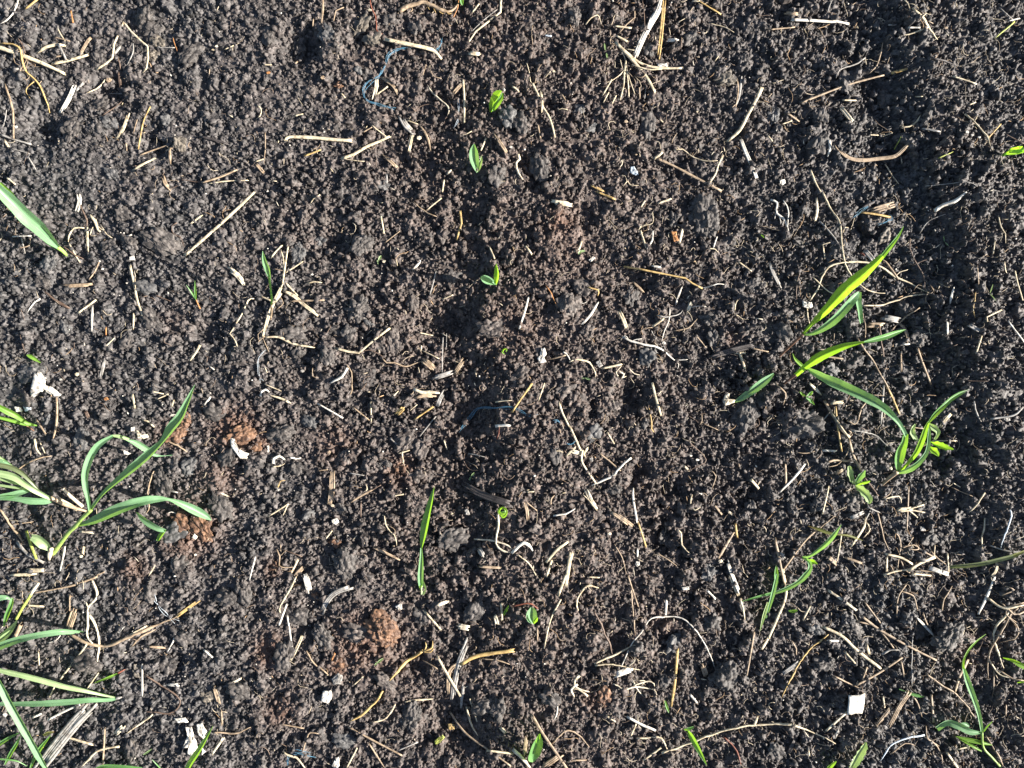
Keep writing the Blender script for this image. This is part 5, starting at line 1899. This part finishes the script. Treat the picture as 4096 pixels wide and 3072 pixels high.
ZS = {'slender upright green blade at the dead grass clump': 1.8, 'two-leaved seedling with one round blue-green leaf and one upright lime leaf': 2.2, 'topmost lime green leaf seedling': 1.3,
      'tallest grass shoot with a long pointed leaf and a bent-over leaf': 1.6, 'cut grass tussock with many narrow leaves entering from the left edge': 1.2,
      'short blue-green blade ending in a fluffy cream scrap': 1.0, 'tiny yellow-green leaf lying flat near the left edge': 1.0}
for pi, (nm, label, cat, parts) in enumerate(PLANTS):
    geo = []; ZK = ZS.get(label.split(',')[0], {'seedling': 1.7, 'sprout': 1.0, 'weed': 1.3}.get(cat, 1.4))
    for qi, (pn, tone, tile, roll, pts) in enumerate(parts):
        sd_ = 5000 + pi * 20 + qi
        if pn in ('stem', 'sheath', 'node') : V, F = stem_geo(tile, pts, sd_); geo.append((pn, V, F, None, STEM.get(tone, DRY['c'])))
        elif pn == 'hole': continue
        else:
            V, F, UV = blade(tile, pts, roll, sd_, serr=0.16 if 'weed' in nm else 0.0)
            geo.append((pn, V, F, UV, LEAF[tone]))
    P = [tl(parts[0][2], p[:2]) for p in parts[0][4]]
    allp = np.vstack([g[1] for g in geo]); i = allp[:, 2].argmin(); org = allp[i]
    if len(geo) == 1:
        pn, V, F, UV, mt = geo[0]; o = link(nm, mesh_from(nm, V - org, F, mt, uv=UV), None, tuple(org))
    else:
        o = link(nm, None, None, tuple(org)); o.empty_display_size = 0.01
        last = None
        for pn, V, F, UV, mt in geo:
            c = V.mean(0); sub = pn == 'leaf_tip' and last is not None
            q = link(pn, mesh_from(pn, V - c, F, mt, uv=UV), last[0] if sub else o, tuple(c - (last[1] if sub else org)))
            if pn == 'leaf': last = (q, c)
    tag(o, label, cat, {'seedling': 'seedlings in the planted row', 'sprout': 'minute sprouts'}.get(cat))
    c = np.mean([tl(t[2], p[:2]) for t in parts for p in t[4]], axis=0)
    ITEMS.append(dict(o=o, label=label, kind='P', tone='', pts=[tuple(c)], w=0))

# ------------------------------------------------------------------ labels that single out each small traced piece
LM = [(470, 250, 'upside-down V stalk'), (70, 180, 'root tangle'), (700, 190, 'tan lumpy clod'), (1690, 190, 'thick gold stalk'), (1570, 300, 'blue twine arc'), (1270, 555, 'level pale stalk'),
 (1995, 405, 'topmost lime seedling'), (1900, 640, 'pale oval seedling'), (2600, 110, 'white split stalk'), (2530, 270, 'straw fan'), (2990, 450, 'long slanting stalk'), (2750, 690, 'long straight tan stalk'),
 (2530, 680, 'bluish white flake'), (3250, 85, 'bright white level stalk'), (3390, 350, 'long thin tan stalk'), (3480, 630, 'bowl-shaped strip'), (4060, 610, 'right-edge seedling'), (3700, 100, 'trailing ridge root'),
 (120, 880, 'wide left-edge blade'), (310, 810, 'flat white strip'), (880, 890, 'long gold straw'), (790, 1190, 'two-bladed sprout'), (1080, 1200, 'slender blade'), (1160, 1290, 'dead grass clump'),
 (1960, 1115, 'two-leaved seedling'), (2240, 810, 'cream wood chip'), (2650, 1110, 'thin golden straw'), (2600, 1400, 'wavy whitish root'), (2930, 1410, 'charred stick'), (3480, 1100, 'tallest right blade'),
 (3520, 830, 'grey-brown splinter'), (3800, 790, 'stout whitish root'), (3700, 1200, 'root knot'), (3230, 1220, 'white paper square'), (180, 1560, 'crumpled white plastic'), (560, 1850, 'arched grass leaf'),
 (960, 1790, 'crusted rust clod'), (350, 2000, 'broad-leaved grass'), (60, 1900, 'left-edge tussock'), (820, 2110, 'lower rust clod'), (1325, 1950, 'stout upright stick'), (1340, 2085, 'white fluffy scrap'),
 (1700, 2200, 'tall twisted blade'), (2010, 2050, 'curled cup seedling'), (1950, 1975, 'dark buried stick'), (1990, 1630, 'blue thread arc'), (1720, 1575, 'plump cream roots'), (2290, 1750, 'jointed stalk'),
 (2960, 1650, 'largest rounded clod'), (2550, 2100, 'jointed straw'), (3190, 1700, 'crumbly clod'), (3440, 1930, 'four-leaved weed'), (3730, 1780, 'frilly weed'), (3370, 1750, 'stubble clump'),
 (3690, 2230, 'root mat'), (3320, 2180, 'drooping shoot'), (320, 2560, 'looping root'), (290, 2870, 'wooden lath'), (780, 2930, 'white flake patch'), (1510, 2530, 'orange-brown clod'),
 (1300, 2790, 'white crumpled scrap'), (1620, 2700, 'golden rhizome'), (1840, 2700, 'forked stalk'), (2130, 2460, 'round-leaf seedling'), (2140, 2980, 'holed-leaf seedling'), (2490, 2690, 'fibrous husk'),
 (2700, 2470, 'white root arch'), (2780, 2980, 'bottom dark blade'), (2900, 2720, 'broad bottom clod'), (3420, 2810, 'white wood block'), (3620, 2800, 'rooted stub'), (3800, 2560, 'pointed clod'),
 (4020, 2500, 'root bundle'), (3930, 2900, 'hooked-leaf grass'), (2170, 1420, 'white centre lump'), (1750, 2900, 'olive leaf flakes'), (2900, 880, 'largest black clod'), (1500, 1380, 'open V straw')]
def shape_words(it):
    P = np.array(it['pts']); L = float(np.sum(np.linalg.norm(np.diff(P, axis=0), axis=1))) if len(P) > 1 else it['w']
    if it['kind'] in 'KFB':
        r = it['w']; return 'small' if r < 25 else ('medium' if r < 38 else 'large'), '', L
    sz = 'tiny' if L < 45 else 'short' if L < 90 else 'mid-length' if L < 160 else 'long'
    d = P[-1] - P[0]; a = abs(math.degrees(math.atan2(-d[1], d[0]))) % 180; s_ = math.degrees(math.atan2(-d[1], d[0])) % 180
    ori = 'level' if (s_ < 15 or s_ > 165) else 'upright' if 75 < s_ < 105 else 'rising right' if s_ < 75 else 'rising left'
    bend = ' bent' if len(P) > 2 and np.linalg.norm(d) < 0.9 * L else ''
    return sz, ori + bend, L
NOUN = {'S': 'straw', 's': 'straw', 'R': 'root', 'C': 'split chip', 'K': 'soil clod', 'F': 'flake', 'T': 'twine scrap', 'B': 'block'}
used = {it['label'] for it in ITEMS if it['label']}
todo = [it for it in ITEMS if not it['label']]
def dirword(v):
    a = math.degrees(math.atan2(-v[1], v[0])) % 360
    return ['right of', 'above right of', 'above', 'above left of', 'left of', 'below left of', 'below', 'below right of'][int((a + 22.5) // 45) % 8]
bykey = {}
for it in todo:
    sz, ori, L = shape_words(it); c = np.mean(it['pts'], axis=0); it['c'] = c; it['L'] = L
    ds = sorted(((math.dist(c, (x, y)), t, (x, y)) for x, y, t in LM)); cand = []
    for dd, t, p in ds[:6]:
        v = c - np.array(p); cand.append(f"{'just ' if dd < 90 else ''}{dirword(v)} the {t}")
    if it['kind'] == 'T': tw = 'blue'
    else: tw = WORD[it['tone']]
    head = f"{sz} {tw} {NOUN[it['kind']]}" + (f", {ori}," if ori else '')
    it['opts'] = [f"{head} {q}" for q in cand] 
    for q in it['opts'][:4]:
        if q not in used: it['label'] = q; used.add(q); it['o']['label'] = q; break
    else:
        q = it['opts'][0] + ', nearer ' + ds[1][1]
        k_ = 2
        while q in used: q = it['opts'][0] + ', nearer ' + ds[k_][1]; k_ += 1
        it['label'] = q; used.add(q); it['o']['label'] = q

# ------------------------------------------------------------------ uncountable litter: crumbs, rootlets, chaff
def scatter_xy(n):
    x = (rng.random(n) - .5) * 1.44; y = (rng.random(n) - .5) * 1.14; return x, y
def attr_tone(me, cols):
    a = me.attributes.new('tone', 'FLOAT_COLOR', 'POINT'); a.data.foreach_set('color', np.column_stack([cols, np.ones(len(cols))]).ravel().astype(np.float32))
def bits(name, label, n, lmin, lmax, wmin, wmax, curl, pal, dens=None, segs=7):
    x, y = scatter_xy(n); Vs, Fs, Cs = [], [], []; off = 0
    th = np.arange(4) / 4 * 2 * np.pi
    pa = np.array(pal)
    for i in range(n):
        if dens is not None and rng.random() > dens(x[i], y[i]): continue
        L = lmin + (lmax - lmin) * rng.random() ** 2.2; a = rng.random() * 6.28; m = segs if curl else 3
        k = curl * (rng.random(m) - .5) * 2 + curl * (rng.random() - .5) * 1.4; aa = a + np.cumsum(k) ; st = L / (m - 1)
        px = x[i] + np.concatenate([[0], np.cumsum(np.cos(aa[:-1]) * st)]); py = y[i] + np.concatenate([[0], np.cumsum(np.sin(aa[:-1]) * st)])
        z = sample(TOP, px, py); z = smooth1(z, 5) if curl else np.linspace(z[0], z[-1], m) * .5 + z.max() * .5
        wd = wmin + (wmax - wmin) * rng.random() ** 1.8
        z = z + wd * 0.3 + (rng.random() - .75) * 0.0022
        C = np.column_stack([px, py, z]); T = np.gradient(C, axis=0); N = np.column_stack([-T[:, 1], T[:, 0], np.zeros(m)]); N /= np.linalg.norm(N, axis=1)[:, None] + 1e-9
        tp = np.ones(m); tp[-1] = .4; tp[0] = .7
        V = C[:, None] + N[:, None] * (np.cos(th) * wd / 2)[None, :, None] * tp[:, None, None] + np.array([0, 0, 1.0]) * (np.sin(th) * wd / 2 * (0.9 if curl else .6))[None, :, None] * tp[:, None, None]
        Vs.append(V.reshape(-1, 3)); q = np.arange(4)
        for s in range(m - 1): Fs.append(off + np.stack([s * 4 + q, s * 4 + (q + 1) % 4, (s + 1) * 4 + (q + 1) % 4, (s + 1) * 4 + q], -1))
        Fs.append(off + np.array([[3, 2, 1, 0], [(m - 1) * 4, (m - 1) * 4 + 1, (m - 1) * 4 + 2, (m - 1) * 4 + 3]]))
        c = pa[rng.integers(len(pa))] * (0.75 + 0.5 * rng.random()); Cs.append(np.repeat(c[None], m * 4, 0)); off += m * 4
    me = mesh_from(name, np.vstack(Vs), np.vstack(Fs), BITS); attr_tone(me, np.vstack(Cs))
    return tag(link(name, me), label, 'plant litter', None, 'stuff')
CL = vnoise((NY, NX), 55) * 0.6 + vnoise((NY, NX), 25) * 0.4
def clump(x, y): return float(np.clip(0.55 + 1.3 * sample(CL, x, y), 0.08, 1.0))
HOT = [(2250,2340,190,.5),(3660,2300,230,.8),(4030,2500,130,.9),(200,2330,230,.5),(2560,2720,110,.6),(3450,1780,130,.5),(1160,1370,90,.4),(3620,2850,190,.5),(3420,2080,120,.4),(60,210,120,.5),(3950,200,160,.4),(3700,1150,150,.5),(360,930,70,.4),(2130,330,90,.3),(2550,200,90,.3),(1600,1450,110,.3),(150,2150,130,.4),(2300,1700,160,.3),(3900,2900,150,.4),(950,2900,200,.2)]
def hot(x, y):
    px, py = x * PPM + 2048, 1536 - y * PPM
    return sum(a * math.exp(-((px - u) ** 2 + (py - v) ** 2) / (r * r)) for u, v, r, a in HOT)
PALE = [(0.42, 0.34, 0.24), (0.30, 0.23, 0.16), (0.20, 0.14, 0.10), (0.50, 0.42, 0.30), (0.16, 0.11, 0.08), (0.34, 0.22, 0.12)]
bits('fine_rootlets', 'fine curled tan rootlets scattered all over the dark soil', 18000, 0.004, 0.022, 0.00030, 0.00075, 0.55, PALE, lambda x, y: (0.16 + 0.34 * (x > 0.1)) * clump(x, y) + hot(x, y))
bits('straw_chaff', 'short broken bits of straw chaff scattered all over the dark soil', 2600, 0.002, 0.010, 0.0004, 0.0014, 0, PALE + [(0.55, 0.49, 0.38), (0.45, 0.37, 0.24)], lambda x, y: clump(x, y))
def crumbs(name, label, n, r0, r1, mat, white=False):
    V0, F0 = ICO0 if r1 < 0.003 else ICO1; x, y = scatter_xy(n); m = len(V0)
    r = r0 + (r1 - r0) * rng.random(n) ** 2; z = sample(Hf if not white else TOP, x, y) + r * 0.25
    d = 1 + 0.75 * (rng.random((n, m)) - .5)
    sx = 0.7 + 1.1 * rng.random(n) ** 2; sz = 0.4 + 0.6 * rng.random(n); a = rng.random(n) * 6.28; b = (rng.random(n) - .5) * 1.6
    V = V0[None] * d[..., None]; X = V[..., 0] * sx[:, None]; Y = V[..., 1]; Zz = V[..., 2] * sz[:, None]
    X, Zz = X * np.cos(b)[:, None] - Zz * np.sin(b)[:, None], X * np.sin(b)[:, None] + Zz * np.cos(b)[:, None]
    X, Y = X * np.cos(a)[:, None] - Y * np.sin(a)[:, None], X * np.sin(a)[:, None] + Y * np.cos(a)[:, None]
    P = np.stack([X * r[:, None] + x[:, None], Y * r[:, None] + y[:, None], Zz * r[:, None] + z[:, None]], -1).reshape(-1, 3)
    F = (F0[None] + (np.arange(n) * m)[:, None, None]).reshape(-1, 3)
    me = mesh_from(name, P, F, mat, smooth=False)
    if mat is SOIL:
        wr = me.attributes.new('warm', 'FLOAT', 'POINT'); wr.data.foreach_set('value', np.repeat(sample(WARM, x, y), m).astype(np.float32))
        ru = me.attributes.new('rust', 'FLOAT', 'POINT'); ru.data.foreach_set('value', np.repeat(sample(RUST, x, y), m).astype(np.float32))
    return tag(link(name, me), label, 'soil crumbs' if not white else 'white grit', None, 'stuff')
crumbs('soil_crumbs', 'loose dark crumbs covering the whole soil surface', 24000, 0.0012, 0.0034, SOIL)
crumbs('soil_grains', 'fine angular dark grains between the larger crumbs', 90000, 0.0006, 0.0018, SOIL)
crumbs('white_grit', 'tiny pale grains of grit scattered over the soil', 420, 0.0004, 0.0012, DRY['w'], True)
